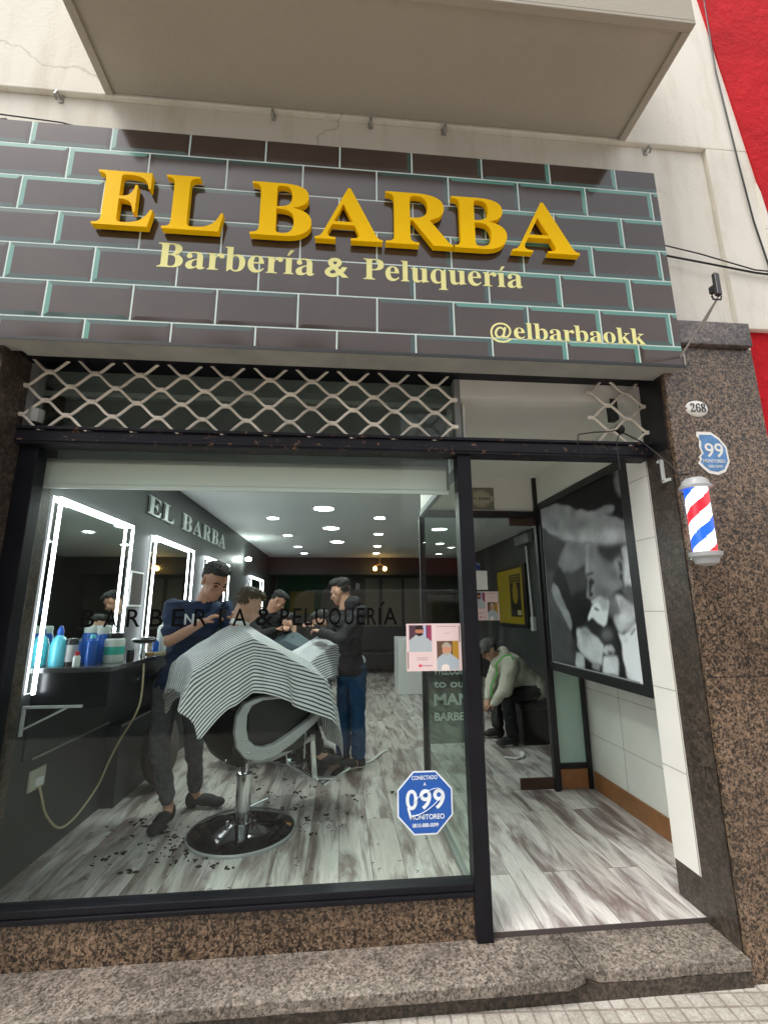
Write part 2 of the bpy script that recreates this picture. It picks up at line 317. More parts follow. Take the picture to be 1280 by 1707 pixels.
def textmesh(t, extrude=0., offset=0., bevel=0.):
    cu = bpy.data.curves.new('t', 'FONT'); cu.body = t; cu.size = 1; cu.extrude = extrude; cu.offset = offset; cu.bevel_depth = bevel; cu.resolution_u = 6
    o = bpy.data.objects.new('t', cu); COL.objects.link(o); dg = bpy.context.evaluated_depsgraph_get()
    me = bpy.data.meshes.new_from_object(o.evaluated_get(dg)); bpy.data.objects.remove(o); bpy.data.curves.remove(cu)
    V = np.array([v.co[:] for v in me.vertices]) if len(me.vertices) else np.zeros((1, 3)); Fc = [tuple(p.vertices) for p in me.polygons]; bpy.data.meshes.remove(me); return V, Fc
def text_mb(t, fmap, w=None, h=None, thick=0., offset=0., mb=None, vfun=None):
    """fit text to width w / height h; fmap maps (x,y,z) to world"""
    V, Fc = textmesh(t, .5 if thick else 0, offset)
    if vfun: V, Fc = vfun(V, Fc)
    lo, hi = V.min(0), V.max(0); sx = w/(hi[0]-lo[0]) if w else None; sy = h/(hi[1]-lo[1]) if h else sx
    if sx is None: sx = sy
    mb = mb or MB(); mb.add([fmap((v[0]-lo[0])*sx, (v[1]-lo[1])*sy, (v[2]/1.0)*thick) for v in V], Fc); return mb
front = lambda x0, z0, Y: (lambda x, y, z: (x0+x, Y-z, z0+y))
def painted(name, nx, ny, fn, fmap, parent, thick=.003):
    """flat printed picture: a fine grid whose corner colours come from fn(u,v)"""
    vs = [fmap(i/nx, j/ny) for j in range(ny+1) for i in range(nx+1)]
    fs = [(j*(nx+1)+i, j*(nx+1)+i+1, (j+1)*(nx+1)+i+1, (j+1)*(nx+1)+i) for j in range(ny) for i in range(nx)]
    me = bpy.data.meshes.new(name); off = wloc(parent) if parent else Vector()
    me.from_pydata([Vector(p)-off for p in vs], [], fs); me.materials.append(MATS['painted'])
    U, V = np.meshgrid(np.linspace(0, 1, nx+1), np.linspace(0, 1, ny+1)); c = fn(U, V).reshape(-1, 3)
    at = me.color_attributes.new('Col', 'FLOAT_COLOR', 'POINT'); at.data.foreach_set('color', np.hstack([c, np.ones((len(c), 1))]).astype(np.float32).ravel())
    o = bpy.data.objects.new(name, me); COL.objects.link(o); o.parent = parent
    sm = o.modifiers.new('s', 'SOLIDIFY'); sm.thickness = thick; sm.offset = 0
    return o
def pin(U, V, poly):
    r = np.zeros(U.shape, bool); n = len(poly)
    for i in range(n):
        (x0, y0), (x1, y1) = poly[i], poly[(i+1) % n]
        if y0 == y1: continue
        r ^= ((y0 > V) != (y1 > V)) & (U < (x1-x0)*(V-y0)/(y1-y0)+x0)
    return r
def blur(a, k):
    for _ in range(k):
        for ax in (0, 1):
            a = (np.roll(a, 1, ax)+a*2+np.roll(a, -1, ax))/4
    return a
# ================================================================== SETTING
b_ = MB(); b_.box(-30, 30, -4.2, -.1, -.5, -.125); struct('sidewalk', b_, 'pavers')
b_ = MB(); b_.box(-30, 30, -11.5, -4.2, -.6, -.27); struct('road', b_, 'asphalt')
b_ = MB(); b_.box(-30, 30, -14.0, -11.5, -.5, -.13); struct('far_sidewalk', b_, 'pavers')
b_ = MB(); b_.box(-1.8, .66, .105, 1.6, -.06, 0); b_.box(.66, 2.1, .0, 1.6, -.06, 0); b_.box(-1.8, 3.1, 1.6, 10.3, -.06, 0); struct('floor', b_, 'plank_floor')
b_ = MB(); b_.box(-1.9, -1.8, .105, 10.3, -.06, 3.0); struct('wall_left', b_, 'dark_wall')
b_ = MB(); b_.box(3.1, 3.2, 1.5, 10.3, -.06, 3.0); b_.box(2.1, 3.1, 1.66, 1.72, -.06, 3.); struct('wall_right', b_, 'dark_wall')
b_ = MB(); b_.box(-1.9, 3.2, 10.3, 10.4, -.06, 3.0); struct('wall_back', b_, 'back_wall')
b_ = MB(); b_.box(-1.8, .66, .45, 1.6, 2.75, 2.85); b_.box(-1.8, 3.1, 1.65, 10.3, 2.75, 2.85); struct('ceiling', b_, 'ceiling_paint')
b_ = MB(); b_.box(-1.8, 3.1, 9.2, 9.45, 2.32, 2.75); struct('ceiling_beam', b_, 'beam')
# far side of the street (mirrored in the panes)
t = thing('building', (0, -14, -.13), 'pale apartment building across the street, facing the shop', 'building')
b_ = MB(); b_.box(-16, 2.2, -22, -14.1, -.13, 11); b_.box(2.2, 16, -22, -14.1, -.13, 4.6); obj('wall', b_, 'far_wall', t)
for k in range(10):
    for j in range(4):
        b_ = MB(); x = -14.4+k*3.1
        if x > .8 and j > 0: continue
        b_.box(x, x+1.3, -14.16, -14.05, .9+j*2.9, 2.7+j*2.9); obj('window', b_, 'far_window', t)
b_ = MB(); b_.box(-4, 9, -14.09, -12.9, 2.75, 3.3); obj('awning', b_, 'awning_red', t)
t = thing('van', (1.6, -6.2, -.27), 'silver grey van parked at the kerb across from the shop', 'van')
bx_ = [(-2.4, .25), (-2.4, 1.9), (-2.2, 2.05), (1.3, 2.05), (1.9, 1.35), (2.5, 1.2), (2.6, .8), (2.6, .25)]
b_ = MB(); b_.prism(bx_, lambda a, c: (1.6+a, -7.1, -.27+c), (0, 1.8, 0)); obj('body', b_, 'van_paint', t, bevel=.06)
b_ = MB(); b_.prism([(-.1, 1.25), (-.1, 1.85), (1.2, 1.85), (1.65, 1.25)], lambda a, c: (1.6+a, -5.305, -.27+c), (0, .02, 0)); obj('window', b_, 'far_window', t)
for x in (-1.6, 1.7):
    b_ = MB(); b_.lathe((1.6+x, -5.45, .08), [(.34, 0), (.35, .02), (.35, .18), (.32, .2)], 24, (0, 1, 0)); wh = obj('wheel', b_, 'tyre', t, smooth=True)
    b_ = MB(); b_.lathe((1.6+x, -5.252, .08), [(.2, 0), (.16, .02), (.05, .03)], 20, (0, 1, 0)); obj('rim', b_, 'grey_plastic', wh, smooth=True)
# ================================================================== THE BUILDING
B = thing('shop_building', (0, 0, 0), 'cream plastered building with granite pillars, concrete balcony and granite doorstep around the barber shop', 'building')
b_ = MB(); b_.box(-6, 2.30, -.17, .3, 2.96, 4.352); b_.box(-6, 2.6, -.20, .3, 4.352, 9); b_.box(2.30, 2.62, -.20, .3, 3.05, 4.352)
obj('upper_wall', b_, 'cream_plaster', B, bevel=.006)
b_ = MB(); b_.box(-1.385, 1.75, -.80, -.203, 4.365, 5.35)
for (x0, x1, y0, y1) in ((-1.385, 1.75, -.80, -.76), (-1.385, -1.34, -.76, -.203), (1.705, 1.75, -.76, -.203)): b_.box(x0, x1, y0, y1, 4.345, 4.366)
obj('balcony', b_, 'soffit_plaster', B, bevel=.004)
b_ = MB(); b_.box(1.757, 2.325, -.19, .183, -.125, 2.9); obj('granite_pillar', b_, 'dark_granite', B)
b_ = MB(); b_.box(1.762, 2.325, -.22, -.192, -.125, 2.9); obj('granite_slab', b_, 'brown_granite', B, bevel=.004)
b_ = MB(); b_.box(1.70, 2.31, -.25, -.1, 2.902, 3.05); obj('pillar_cap', b_, 'cap_granite', B, bevel=.006)
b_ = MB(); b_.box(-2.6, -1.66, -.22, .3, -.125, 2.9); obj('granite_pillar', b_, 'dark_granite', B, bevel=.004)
b_ = MB(); b_.box(-2.6, .66, -.004, .10, -.03, .158); obj('granite_plinth', b_, 'brown_granite', B, bevel=.003)
b_ = MB(); b_.box(-.452, -.449, -.0052, -.0038, -.02, .157); obj('granite_joint', b_, 'black_frame', B); b_ = MB(); b_.box(1.765, 2.325, -.2212, -.2198, 1.118, 1.1215)
obj('granite_joint', b_, 'black_frame', B)
# doorstep: two slabs, one broken at the joint
def slab(x0, x1, yf, jag):
    bm = MB(); top = -.02; n = 40; P = []
    for k in range(n+1):
        x = x0+(x1-x0)*k/n; P.append((x, yf+.0012*math.sin(k*1.7)+.002*math.sin(k*.31)+(jag(x) if jag else 0)))
    poly = P+[(x1, .0), (x0, .0)]
    bm.prism(poly, lambda a, c: (a, c, top-.045), (0, 0, .045)); return bm
obj('step_slab', slab(-2.6, 1.02, -.258, lambda x: .03*max(0, (x-.93)/.09)), 'step_granite', B, bevel=.004)
obj('step_slab', slab(1.025, 1.757, -.235, lambda x: .03*max(0, (1.09-x)/.06)), 'step_granite', B, bevel=.004)
b_ = MB(); b_.box(-2.6, 1.757, -.232, -.01, -.2, -.066); obj('step_riser', b_, 'dark_granite', B)
# white tiled jamb + recess behind
b_ = MB(); b_.box(1.752, 1.7568, 0.0, .1825, .17, 2.64); obj('jamb_tiles', b_, 'white_tile', B)
b_ = MB()
for z in (.62, 1.02, 1.43, 1.84, 2.2): b_.box(1.7505, 1.7515, .002, .182, z, z+.004)
b_.box(1.7505, 1.7515, .0, .004, .17, 2.3); obj('tile_seams', b_, 'tile_seam', B)
b_ = MB(); b_.box(2.1, 2.2, .183, 1.66, -.06, 2.7); obj('tiled_wall', b_, 'white_tile', B)
b_ = MB()
for z in (.42, .78): b_.box(2.0985, 2.0995, .19, 1.6, z, z+.004)
for y in (.62, 1.12): b_.box(2.0985, 2.0995, y, y+.004, .13, .93)
obj('tile_seams', b_, 'tile_seam', B)
b_ = MB(); b_.box(1.775, 2.1, .183, 1.56, 2.39, 2.64); obj('wall_panel', b_, 'white_paint', B)
b_ = MB(); b_.box(2.083, 2.099, .19, 1.57, .0, .135); obj('skirting', b_, 'wood_skirt', B, bevel=.003)
b_ = MB(); b_.box(.66, 2.2, -.02, 1.66, 2.64, 2.82); obj('porch_ceiling', b_, 'white_paint', B)
b_ = MB(); b_.box(-1.66, 1.757, -.143, .06, 2.75, 2.955); obj('lintel', b_, 'black_steel', B)
b_ = MB(); b_.box(1.755, 1.7565, -.19, .06, 2.3, 2.75); obj('black_jamb_strip', b_, 'black_frame', B)
for x, z in ((-1.64, 4.352), (-.443, 4.36), (.136, 4.36), (.587, 4.36), (1.90, 4.34)):
    b_ = MB(); b_.tube([(x, -.17, z-.02), (x, -.215, z-.025), (x, -.225, z-.06), (x, -.205, z-.075)], .008, 6); b_.box(x-.014, x+.014, -.176, -.168, z-.05, z)
    obj('wall_hook', b_, 'sign_metal', B)
b_ = MB(); b_.tube([(1.82, -.21, 3.52), (2.1, -.22, 3.47), (2.45, -.22, 3.42), (3.4, -.22, 3.36)], .006, 6); b_.tube([(1.8, -.21, 3.60), (2.1, -.22, 3.53), (2.45, -.22, 3.44), (3.4, -.22, 3.40)], .004, 6)
b_.tube([(2.50, -.21, 5.9), (2.47, -.212, 5.0), (2.50, -.212, 4.2), (2.52, -.212, 3.8), (2.56, -.215, 3.44)], .005, 6)
tag(obj('facade_cable', b_, 'black_cord', loc=(1.8, -.2, 3.5)), 'thin black cables running along the cream wall right of the sign', 'cable')
b_ = MB(); b_.tube([(-3.4, -.19, 4.15), (-2.2, -.2, 4.17), (-1.6, -.2, 4.13), (-1.1, -.19, 4.03), (-.6, -.18, 3.99)], .004, 6)
b_.tube([(-2.05, -.2, 3.98), (-1.98, -.24, 4.05), (-1.85, -.24, 4.07), (-1.78, -.2, 4.02)], .007, 6)
tag(obj('facade_cable', b_, 'black_cord', loc=(-1.6, -.2, 4.1)), 'thin cable sagging on the cream wall above the left end of the sign', 'cable')
# red neighbour
t = thing('red_building', (2.6, 0, 0), 'bright red painted neighbouring building at the right edge', 'building')
b_ = MB(); b_.prism([(2.345, -.125), (6, -.125), (6, 3.052), (2.345, 3.052)], lambda a, c: (a, -.17, c), (0, .5, 0))
b_.prism([(2.715, 3.052), (6, 3.052), (6, 9), (2.30, 9), (2.385, 6.3), (2.62, 4.0)], lambda a, c: (a, -.212, c), (0, .6, 0))
obj('wall', b_, 'red_paint', t)
b_ = MB(); b_.prism([(2.60, 3.055), (2.72, 3.055), (2.625, 4.0), (2.60, 4.1)], lambda a, c: (a, -.208, c), (0, .3, 0)); b_.box(2.326, 2.344, -.2, .2, -.125, 2.95); obj('bare_edge', b_, 'cream_plaster', t)
# ================================================================== SHOP SIGN
SG = thing('shop_sign', (0, -.30, 2.727), 'long dark brick-patterned shop sign with big yellow letters reading EL BARBA', 'sign')
X0, X1, Z0, Z1 = -1.862, 1.822, 2.727, 3.992
b_ = MB(); b_.box(X0, X1, -.300, -.172, Z0+.002, Z1); obj('sign_box', b_, 'sign_metal', SG, bevel=.003)
b_ = MB(); b_.box(X0-.003, X1+.003, -.306, -.3005, Z0-.012, Z0+.006); b_.box(-1.60, 1.757, -.30, -.144, Z0-.004, Z0+.0015); obj('bottom_trim', b_, ['sign_metal'], SG)
b_ = MB(); b_.box(X0-.003, X1+.003, -.309, -.3062, Z0-.014, Z0+.004); obj('edge_strip', b_, 'sign_edge', SG)
b_ = MB(); zz = [Z0+.006, 2.841, 3.043, 3.249, 3.447, 3.65, 3.848, Z1]; g = .0042; Y = -.3035
b_.box(X0, X1, Y+.0005, -.3003, Z0+.007, Z1)           # grout print
for r in range(7):
    ph = (.361 if (6-r) % 2 == 0 else .566); W = .4045
    for k in range(-8, 6):
        a, c = ph+k*W+g, ph+(k+1)*W-g; full_l, full_r = a > X0, c < X1
        a, c = max(a, X0), min(c, X1)
        if c-a < .01: continue
        z0, z1 = zz[r]+(g if r else 0), zz[r+1]-(g if r < 6 else 0); e = .022; Yt = Y-.0008
        ia, ic = a+(e if full_l else 0), c-(e if full_r else 0); iz0, iz1 = z0+(e if r else 0), z1-(e if r < 6 else 0)
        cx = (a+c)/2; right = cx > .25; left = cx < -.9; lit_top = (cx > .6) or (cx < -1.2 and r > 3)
        P = [(a, Yt, z0), (c, Yt, z0), (c, Yt, z1), (a, Yt, z1), (ia, Yt-.0006, iz0), (ic, Yt-.0006, iz0), (ic, Yt-.0006, iz1), (ia, Yt-.0006, iz1)]
        o0 = len(b_.v); b_.v += P
        def q(ix, mi): b_.f.append(tuple(o0+i for i in ix)); b_.m.append(mi)
        q((4, 5, 6, 7), 1)
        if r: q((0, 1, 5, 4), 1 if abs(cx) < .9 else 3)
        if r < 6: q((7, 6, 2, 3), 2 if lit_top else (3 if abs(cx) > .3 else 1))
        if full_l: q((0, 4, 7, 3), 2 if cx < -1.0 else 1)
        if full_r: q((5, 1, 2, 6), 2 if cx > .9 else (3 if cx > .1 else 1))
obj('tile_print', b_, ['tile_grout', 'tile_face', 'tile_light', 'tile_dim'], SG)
# raised letters, each its own
lay = [('E', -1.272, -.985), ('L', -.935, -.635), ('B', -.498, -.185), ('A', -.165, .19), ('R', .205, .575), ('B', .567, .87), ('A', .895, 1.275)]
for ch, a, c in lay:
    mbt = text_mb(BOLD(ch), front(a, 3.345, -.330), w=c-a, h=.328, thick=.034)
    obj('letter', mbt, 'yellow_acrylic', SG, bevel=.002)
def accented(V, Fc, xh=None):
    # drop the dot of the i that becomes an i with acute accent, add the accent
    par = list(range(len(V)))
    def find(a):
        while par[a] != a: par[a] = par[par[a]]; a = par[a]
        return a
    for f in Fc:
        for i in f[1:]: par[find(f[0])] = find(i)
    comp = {}
    for i in range(len(V)): comp.setdefault(find(i), []).append(i)
    H = V[:, 1].max(); drop = set(); acc = []
    for k, ids in comp.items():
        c = V[ids]
        if len(ids) < 200 and c[:, 1].min() > .50 and (c[:, 0].max()-c[:, 0].min()) < .25 and (c[:, 1].max()-c[:, 1].min()) < .25:
            drop |= set(ids)
            if not any(abs(q[0]-c[:, 0].mean()) < .1 for q in acc): acc.append((c[:, 0].mean(), c[:, 1].min(), V[:, 2].min(), V[:, 2].max()))
    keep = [i for i in range(len(V)) if i not in drop]; mp = {j: i for i, j in enumerate(keep)}
    V2 = [tuple(V[i]) for i in keep]; F2 = [tuple(mp[i] for i in f) for f in Fc if f[0] not in drop]
    for x, y, z0, z1 in acc:
        o0 = len(V2); pl = [(x-.05, y-.01), (x+.0, y-.01), (x+.13, y+.15), (x+.03, y+.16)]
        V2 += [(p[0], p[1], z0) for p in pl]+[(p[0], p[1], z1+1e-4) for p in pl]
        F2 += [(o0+3, o0+2, o0+1, o0), (o0+4, o0+5, o0+6, o0+7)]+[(o0+k, o0+(k+1) % 4, o0+4+(k+1) % 4, o0+4+k) for k in range(4)]
    return np.array(V2), F2
mbt = text_mb(BOLD('Barberi')+BOLD('a')+' ', front(-.955, 3.150, -.3052), w=.79, thick=.001, vfun=accented)
obj('tagline_word', mbt, 'yellow_vinyl', SG)
obj('ampersand', text_mb('&', front(-.112, 3.150, -.3052), w=.125, h=.118, thick=.001, offset=.022), 'yellow_vinyl', SG)
mbt = text_mb(BOLD('Pelu')+BOLD('queri')+BOLD('a'), front(.09, 3.112, -.3052), w=.865, thick=.001, vfun=accented)
obj('tagline_word', mbt, 'yellow_vinyl', SG)
mbt = text_mb('@', front(.757, 2.815, -.3052), w=.118, h=.118, thick=.001, offset=.006)
mbt = text_mb(BOLD('elbarbaokk'), front(.885, 2.840, -.3052), w=.735, h=.098, thick=.001, mb=mbt)
obj('handle_text', mbt, 'yellow_vinyl', SG)
# arm-mounted spotlight at the sign's right end
t = thing('sign_spotlight', (1.81, -.30, 2.78), 'small black floodlight on a thin arm at the lower right corner of the shop sign', 'lamp')
b_ = MB(); b_.tube([(1.812, -.27, 2.765), (1.80, -.42, 2.83), (1.785, -.60, 2.905)], .0055, 8); b_.tube([(1.822, -.45, 2.85), (1.80, -.60, 2.93)], .004, 6); b_.box(1.8235, 1.83, -.31, -.25, 2.73, 2.80); obj('arm', b_, 'sign_metal', t)
b_ = MB(); b_.obox((1.792, -.61, 2.985), (1, .3, 0), (.12, .1, 1), (.3, -1, .1), .016, .066, .010); b_.obox((1.792, -.592, 2.975), (1, .3, 0), (.12, .1, 1), (.3, -1, .1), .012, .02, .02); obj('lamp_head', b_, 'black_frame', t, bevel=.004)
b_ = MB(); b_.tube([(1.765, -.60, 2.93), (1.77, -.60, 2.91), (1.81, -.60, 2.91), (1.815, -.60, 2.93)], .004, 6); obj('yoke', b_, 'black_frame', t)
# ================================================================== WINDOW
W = thing('shop_window', (-.5, 0, .158), 'large shop window in a chipped black steel frame left of the doorway', 'window')
b_ = MB(); b_.box(-1.66, .66, -.03, .10, .1585, .178); b_.box(-1.60, .64, -.018, .06, .178, .208); b_.box(-1.66, -1.567, -.015, .07, .178, 2.285); obj('frame', b_, 'black_steel', W, bevel=.004)
b_ = MB(); b_.box(.622, .70, -.035, .05, -.0195, 2.285); obj('door_post', b_, 'black_steel', W, bevel=.004)
b_ = MB(); b_.box(-1.68, 1.757, -.055, .05, 2.288, 2.36); b_.box(-1.68, 1.757, -.07, .055, 2.362, 2.378); b_.box(-1.68, 1.757, -.062, -.056, 2.30, 2.312); obj('transom_bar', b_, 'rusty_steel', W, bevel=.003)
b_ = MB(); b_.box(-1.567, .622, .012, .020, .208, 2.288); obj('glass_pane', b_, 'window_glass', W)
b_ = MB(); b_.box(-1.62, .622, .035, .043, 2.378, 2.75); obj('transom_pane', b_, 'window_glass', W)
b_ = MB(); b_.box(.625, .66, -.02, .05, 2.378, 2.75); b_.box(-1.66, -1.62, -.02, .05, 2.378, 2.75); b_.box(-1.62, .625, .044, .06, 2.60, 2.625); obj('transom_frame', b_, 'grey_board', W)
b_ = MB(); b_.lathe((-1.60, -.02, 2.41), [(.0, 0), (.035, 0), (.04, .03), (.04, .07), (.0, .075)], 8); obj('roller_guide', b_, 'sign_metal', W, smooth=True)
b_ = MB(); b_.box(-1.8, .66, .32, .45, 2.18, 2.85); b_.box(-1.8, .66, .11, .32, 2.70, 2.85); tag(obj('bulkhead', b_, 'grey_board'), 'dark grey boxed bulkhead above the inside of the shop window', 'bulkhead')
t = thing('roller_blind', (-.6, .2, 2.2), 'rolled up off-white blind at the top of the shop window', 'blind')
b_ = MB(); b_.tube([(-1.74, .2, 2.24), (.60, .2, 2.24)], .05, 16); obj('roll', b_, 'blind', t, smooth=True)
b_ = MB(); b_.box(-1.74, .60, .145, .148, 2.13, 2.25); obj('fabric', b_, 'blind', t)
b_ = MB(); b_.box(-1.75, .61, .138, .156, 2.105, 2.128); obj('bottom_bar', b_, 'trim_white', t, bevel=.003)
# lettering on the glass
WL = thing('window_lettering', (-.5, .01, 1.37), 'black vinyl lettering BARBERÍA & PELUQUERÍA across the shop window', 'lettering')
def vinyl(ch, x0, w_, z0=1.375, h_=.085, off=.008): obj('ampersand' if ch == '&' else 'letter', text_mb(ch, front(x0, z0, .0112), w=w_, h=h_, thick=.0006, offset=off), 'vinyl_black', WL)
for k, ch in enumerate('BARBER'): vinyl(ch, -1.265+k*.107, .064 if ch != 'E' else .056)
vinyl('I', -.612, .015); vinyl('A', -.545, .07); vinyl('&', -.43, .085, off=.012)
for ch, x0, w_ in zip('PELUQUER', (-.31, -.246, -.188, -.134, -.066, .014, .076, .130), (.044, .042, .038, .048, .06, .046, .042, .046)):
    vinyl(ch, x0, w_, 1.36 if ch == 'Q' else 1.375, .10 if ch == 'Q' else .085)
vinyl('I', .188, .013); vinyl('A', .214, .07)
for x0 in (-.610, .190):
    b_ = MB(); b_.prism([(x0, 1.468), (x0+.012, 1.468), (x0+.034, 1.49), (x0+.020, 1.49)], lambda a, c: (a, .0112, c), (0, -.0005, 0)); obj('accent_mark', b_, 'vinyl_black', WL)
# blue octagon sticker
def octa(cx, cz, rx, rz): return [(cx+rx*math.cos(R(22.5+45*k))/math.cos(R(22.5)), cz+rz*math.sin(R(22.5+45*k))/math.cos(R(22.5))) for k in range(8)]
t = thing('security_sticker', (.408, .01, .545), 'blue octagonal alarm sticker reading 099 low on the shop window', 'sticker')
fy = lambda Y: (lambda a, c: (a, Y, c))
b_ = MB(); b_.prism(octa(.408, .545, .134, .138), fy(.0112), (0, -.0008, 0)); obj('backing', b_, 'white_ink', t)
b_ = MB(); b_.prism(octa(.408, .545, .127, .131), fy(.0102), (0, -.0008, 0)); obj('blue_field', b_, 'sticker_blue', t)
mbt = MB(); Ys = .0084
for s_, x, z, w_, h_ in (('CONECTADO', .345, .645, .125, .018), ('A', .401, .618, .014, .015), ('MONITOREO', .335, .473, .165, .022), ('0810-888-0099', .345, .44, .125, .017)): obj('text_line', text_mb(s_, front(x, z, Ys), w=w_, h=h_, thick=.0004, offset=.015), 'white_ink', t)
mbt = MB(); 
for s_, x in (('0', .315), ('9', .382), ('9', .448)): text_mb(s_, front(x, .515, Ys), w=.056, h=.088, thick=.0006, offset=.018, mb=mbt)
obj('numerals', mbt, 'white_ink', t)
b_ = MB(); pts = [(.408+.095*math.cos(a)*math.cos(.55)-.035*math.sin(a)*math.sin(.55), .0078, .548+.095*math.cos(a)*math.sin(.55)+.035*math.sin(a)*math.cos(.55)) for a in np.linspace(-2.9, 2.1, 40)]
b_.tube(pts, .0035, 5, .15); b_.tube([(.325, .0078, .525), (.335, .0078, .49), (.338, .0078, .48)], .006, 5, .15); obj('swoosh', b_, 'white_ink', t)
# flyer: photo collage, painted print
def face_patch(c, U, V, cu, cv, ru, rv, skin, hair, cap):
    d = ((U-cu)/ru)**2+((V-cv)/rv)**2
    c[((V < cv-rv*.7) & (abs(U-cu) < ru*.8+((cv-rv*.7)-V)*1.1))] = cap
    c[d < 1] = skin
    c[(d < 1.25) & (V > cv+rv*.35)] = hair
    c[(d < 1) & (V < cv-rv*.45)] = hair
def flyer_fn(U, V):
    c = np.ones(U.shape+(3,))*np.array([.80, .62, .60])
    a = (U > .05) & (U < .46) & (V > .40) & (V < .97); s = c.copy(); s[:] = (.10, .05, .07)
    s[(U > .38)] = (.35, .05, .12); s[(U > .30) & (U < .36) & (V > .6)] = (.5, .5, .7)
    face_patch(s, U, V, .24, .84, .075, .11, (.50, .20, .12), (.03, .02, .02), (.45, .5, .52)); c[a] = s[a]
    a = (U > .55) & (U < .95) & (V > .02) & (V < .63); s = c.copy(); s[:] = (.14, .08, .05); s[(U > .84)] = (.45, .25, .03)
    face_patch(s, U, V, .73, .45, .085, .13, (.60, .28, .17), (.45, .38, .30), (.42, .48, .52)); c[a] = s[a]
    d = (U-.70)**2+((V-.06)*1.0)**2 < .006; c[d] = (.85, .75, .7)
    for (u0, u1, v0, v1, col) in ((.18, .40, .27, .285, (.4, .3, .3)), (.18, .38, .225, .24, (.4, .3, .3)), (.22, .27, .09, .14, (.75, .05, .12)), (.28, .46, .105, .125, (.55, .3, .35)), (.55, .92, .93, .945, (.35, .3, .3)), (.5, .515, .05, .95, (.85, .75, .72)), (.68, .80, .78, .79, (.45, .4, .4)), (.02, .035, .05, .4, (.25, .2, .2)), (.965, .98, .6, .95, (.25, .2, .2))):
        c[(U > u0) & (U < u1) & (V > v0) & (V < v1)] = col
    return c
def flyer(x0, x1, z0, z1, Y, label):
    o = painted('flyer', 90, 76, flyer_fn, lambda u, v: (x0+(x1-x0)*u, Y, z0+(z1-z0)*v), None, .001); return tag(o, label, 'flyer', 'photo flyers on the glass')
flyer(.33, .615, 1.144, 1.378, .0095, 'pink flyer with two haircut photos stuck inside the shop window beside the black post')
# ================================================================== ENTRANCE
D = thing('entrance_door', (1.23, 1.57, 0), 'dark glass entrance door at the back of the porch', 'door')
b_ = MB(); b_.box(1.742, 1.785, 1.545, 1.60, 0, 2.64); b_.box(.70, 1.742, 1.55, 1.60, 2.262, 2.322); b_.box(.675, .725, 1.55, 1.60, 0, 2.262); obj('door_frame', b_, 'black_frame', D, bevel=.003)
b_ = MB(); b_.box(.728, 1.738, 1.568, 1.578, .015, 2.258); obj('glass_pane', b_, 'door_glass', D)
b_ = MB(); b_.box(1.50, 1.738, 1.560, 1.586, 2.19, 2.258); b_.box(1.46, 1.738, 1.560, 1.586, .016, .10); obj('hinge_patch', b_, 'hinge_dark', D, bevel=.002)
b_ = MB(); b_.tube([(.80, 1.53, .95), (.80, 1.53, 1.3)], .012, 8); b_.tube([(.80, 1.567, .97), (.80, 1.53, .97)], .008, 6); b_.tube([(.80, 1.567, 1.28), (.80, 1.53, 1.28)], .008, 6); obj('handle', b_, 'chrome', D)
b_ = MB(); b_.box(.70, 1.742, 1.575, 1.60, 2.324, 2.64); obj('transom_panel', b_, 'white_paint', D)
t = thing('shop_plaque', (1.26, 1.57, 2.34), 'square beige plaque with a round emblem on the white panel over the entrance door', 'plaque')
def plaque_fn(U, V):
    c = np.ones(U.shape+(3,))*np.array([.16, .15, .11]); n = np.sin(U*60)*np.sin(V*60); c[n > .2] = (.28, .27, .20)
    c[((U-.5)**2+(V-.5)**2) < .16] = (.38, .36, .27); c[(abs(V-.5) < .13) & (abs(U-.5) < .45)] = (.42, .40, .30); c[abs(((U-.5)**2+(V-.5)**2)-.125) < .008] = (.2, .19, .14); return c
painted('print', 60, 60, plaque_fn, lambda u, v: (1.135+.24*u, 1.571, 2.337+.205*v), t, .004)
obj('text', text_mb(BOLD('EL BARBA'), front(1.175, 2.425, 1.567), w=.165, h=.028, thick=.0005), 'ink', t)
o = flyer(1.135, 1.362, 1.354, 1.60, 1.563, 'small flyer with haircut photos on the glass entrance door')
b_ = MB(); b_.box(1.165, 1.27, 1.5625, 1.5635, 1.615, 1.78); o = tag(obj('paper_notice', b_, 'trim_white', loc=(1.2, 1.56, 1.6)), 'plain white paper notice on the entrance door above the flyer', 'notice')
P_ = thing('glass_partition', (.70, .8, 0), 'clear glass partition between shop window display and the entrance porch', 'partition')
b_ = MB(); b_.box(.693, .701, .06, 1.548, .035, 2.262); obj('glass_pane', b_, 'window_glass', P_)
b_ = MB(); b_.box(.68, .715, .055, 1.545, .0, .033); b_.box(.68, .715, .055, 1.545, 2.264, 2.31); obj('rail', b_, 'grey_board', P_, bevel=.002)
b_ = MB(); b_.box(.69, .705, .055, 1.545, 2.312, 2.64); obj('upper_panel', b_, 'white_paint', P_)
t = thing('side_light', (1.92, 1.6, 0), 'narrow frosted green-white panel with a wooden block below, right of the entrance door', 'panel')
b_ = MB(); b_.box(1.81, 2.045, 1.60, 1.61, .197, 2.3); obj('frosted_panel', b_, 'frosted', t)
b_ = MB(); b_.box(1.785, 1.81, 1.575, 1.625, 0, 2.3); b_.box(2.045, 2.083, 1.572, 1.625, 0, 2.3); b_.box(1.81, 2.045, 1.58, 1.63, .155, .197); obj('frame', b_, 'black_frame', t, bevel=.002)
b_ = MB(); b_.box(1.812, 2.043, 1.583, 1.625, .004, .152); obj('wood_block', b_, 'wood_skirt', t, bevel=.003)
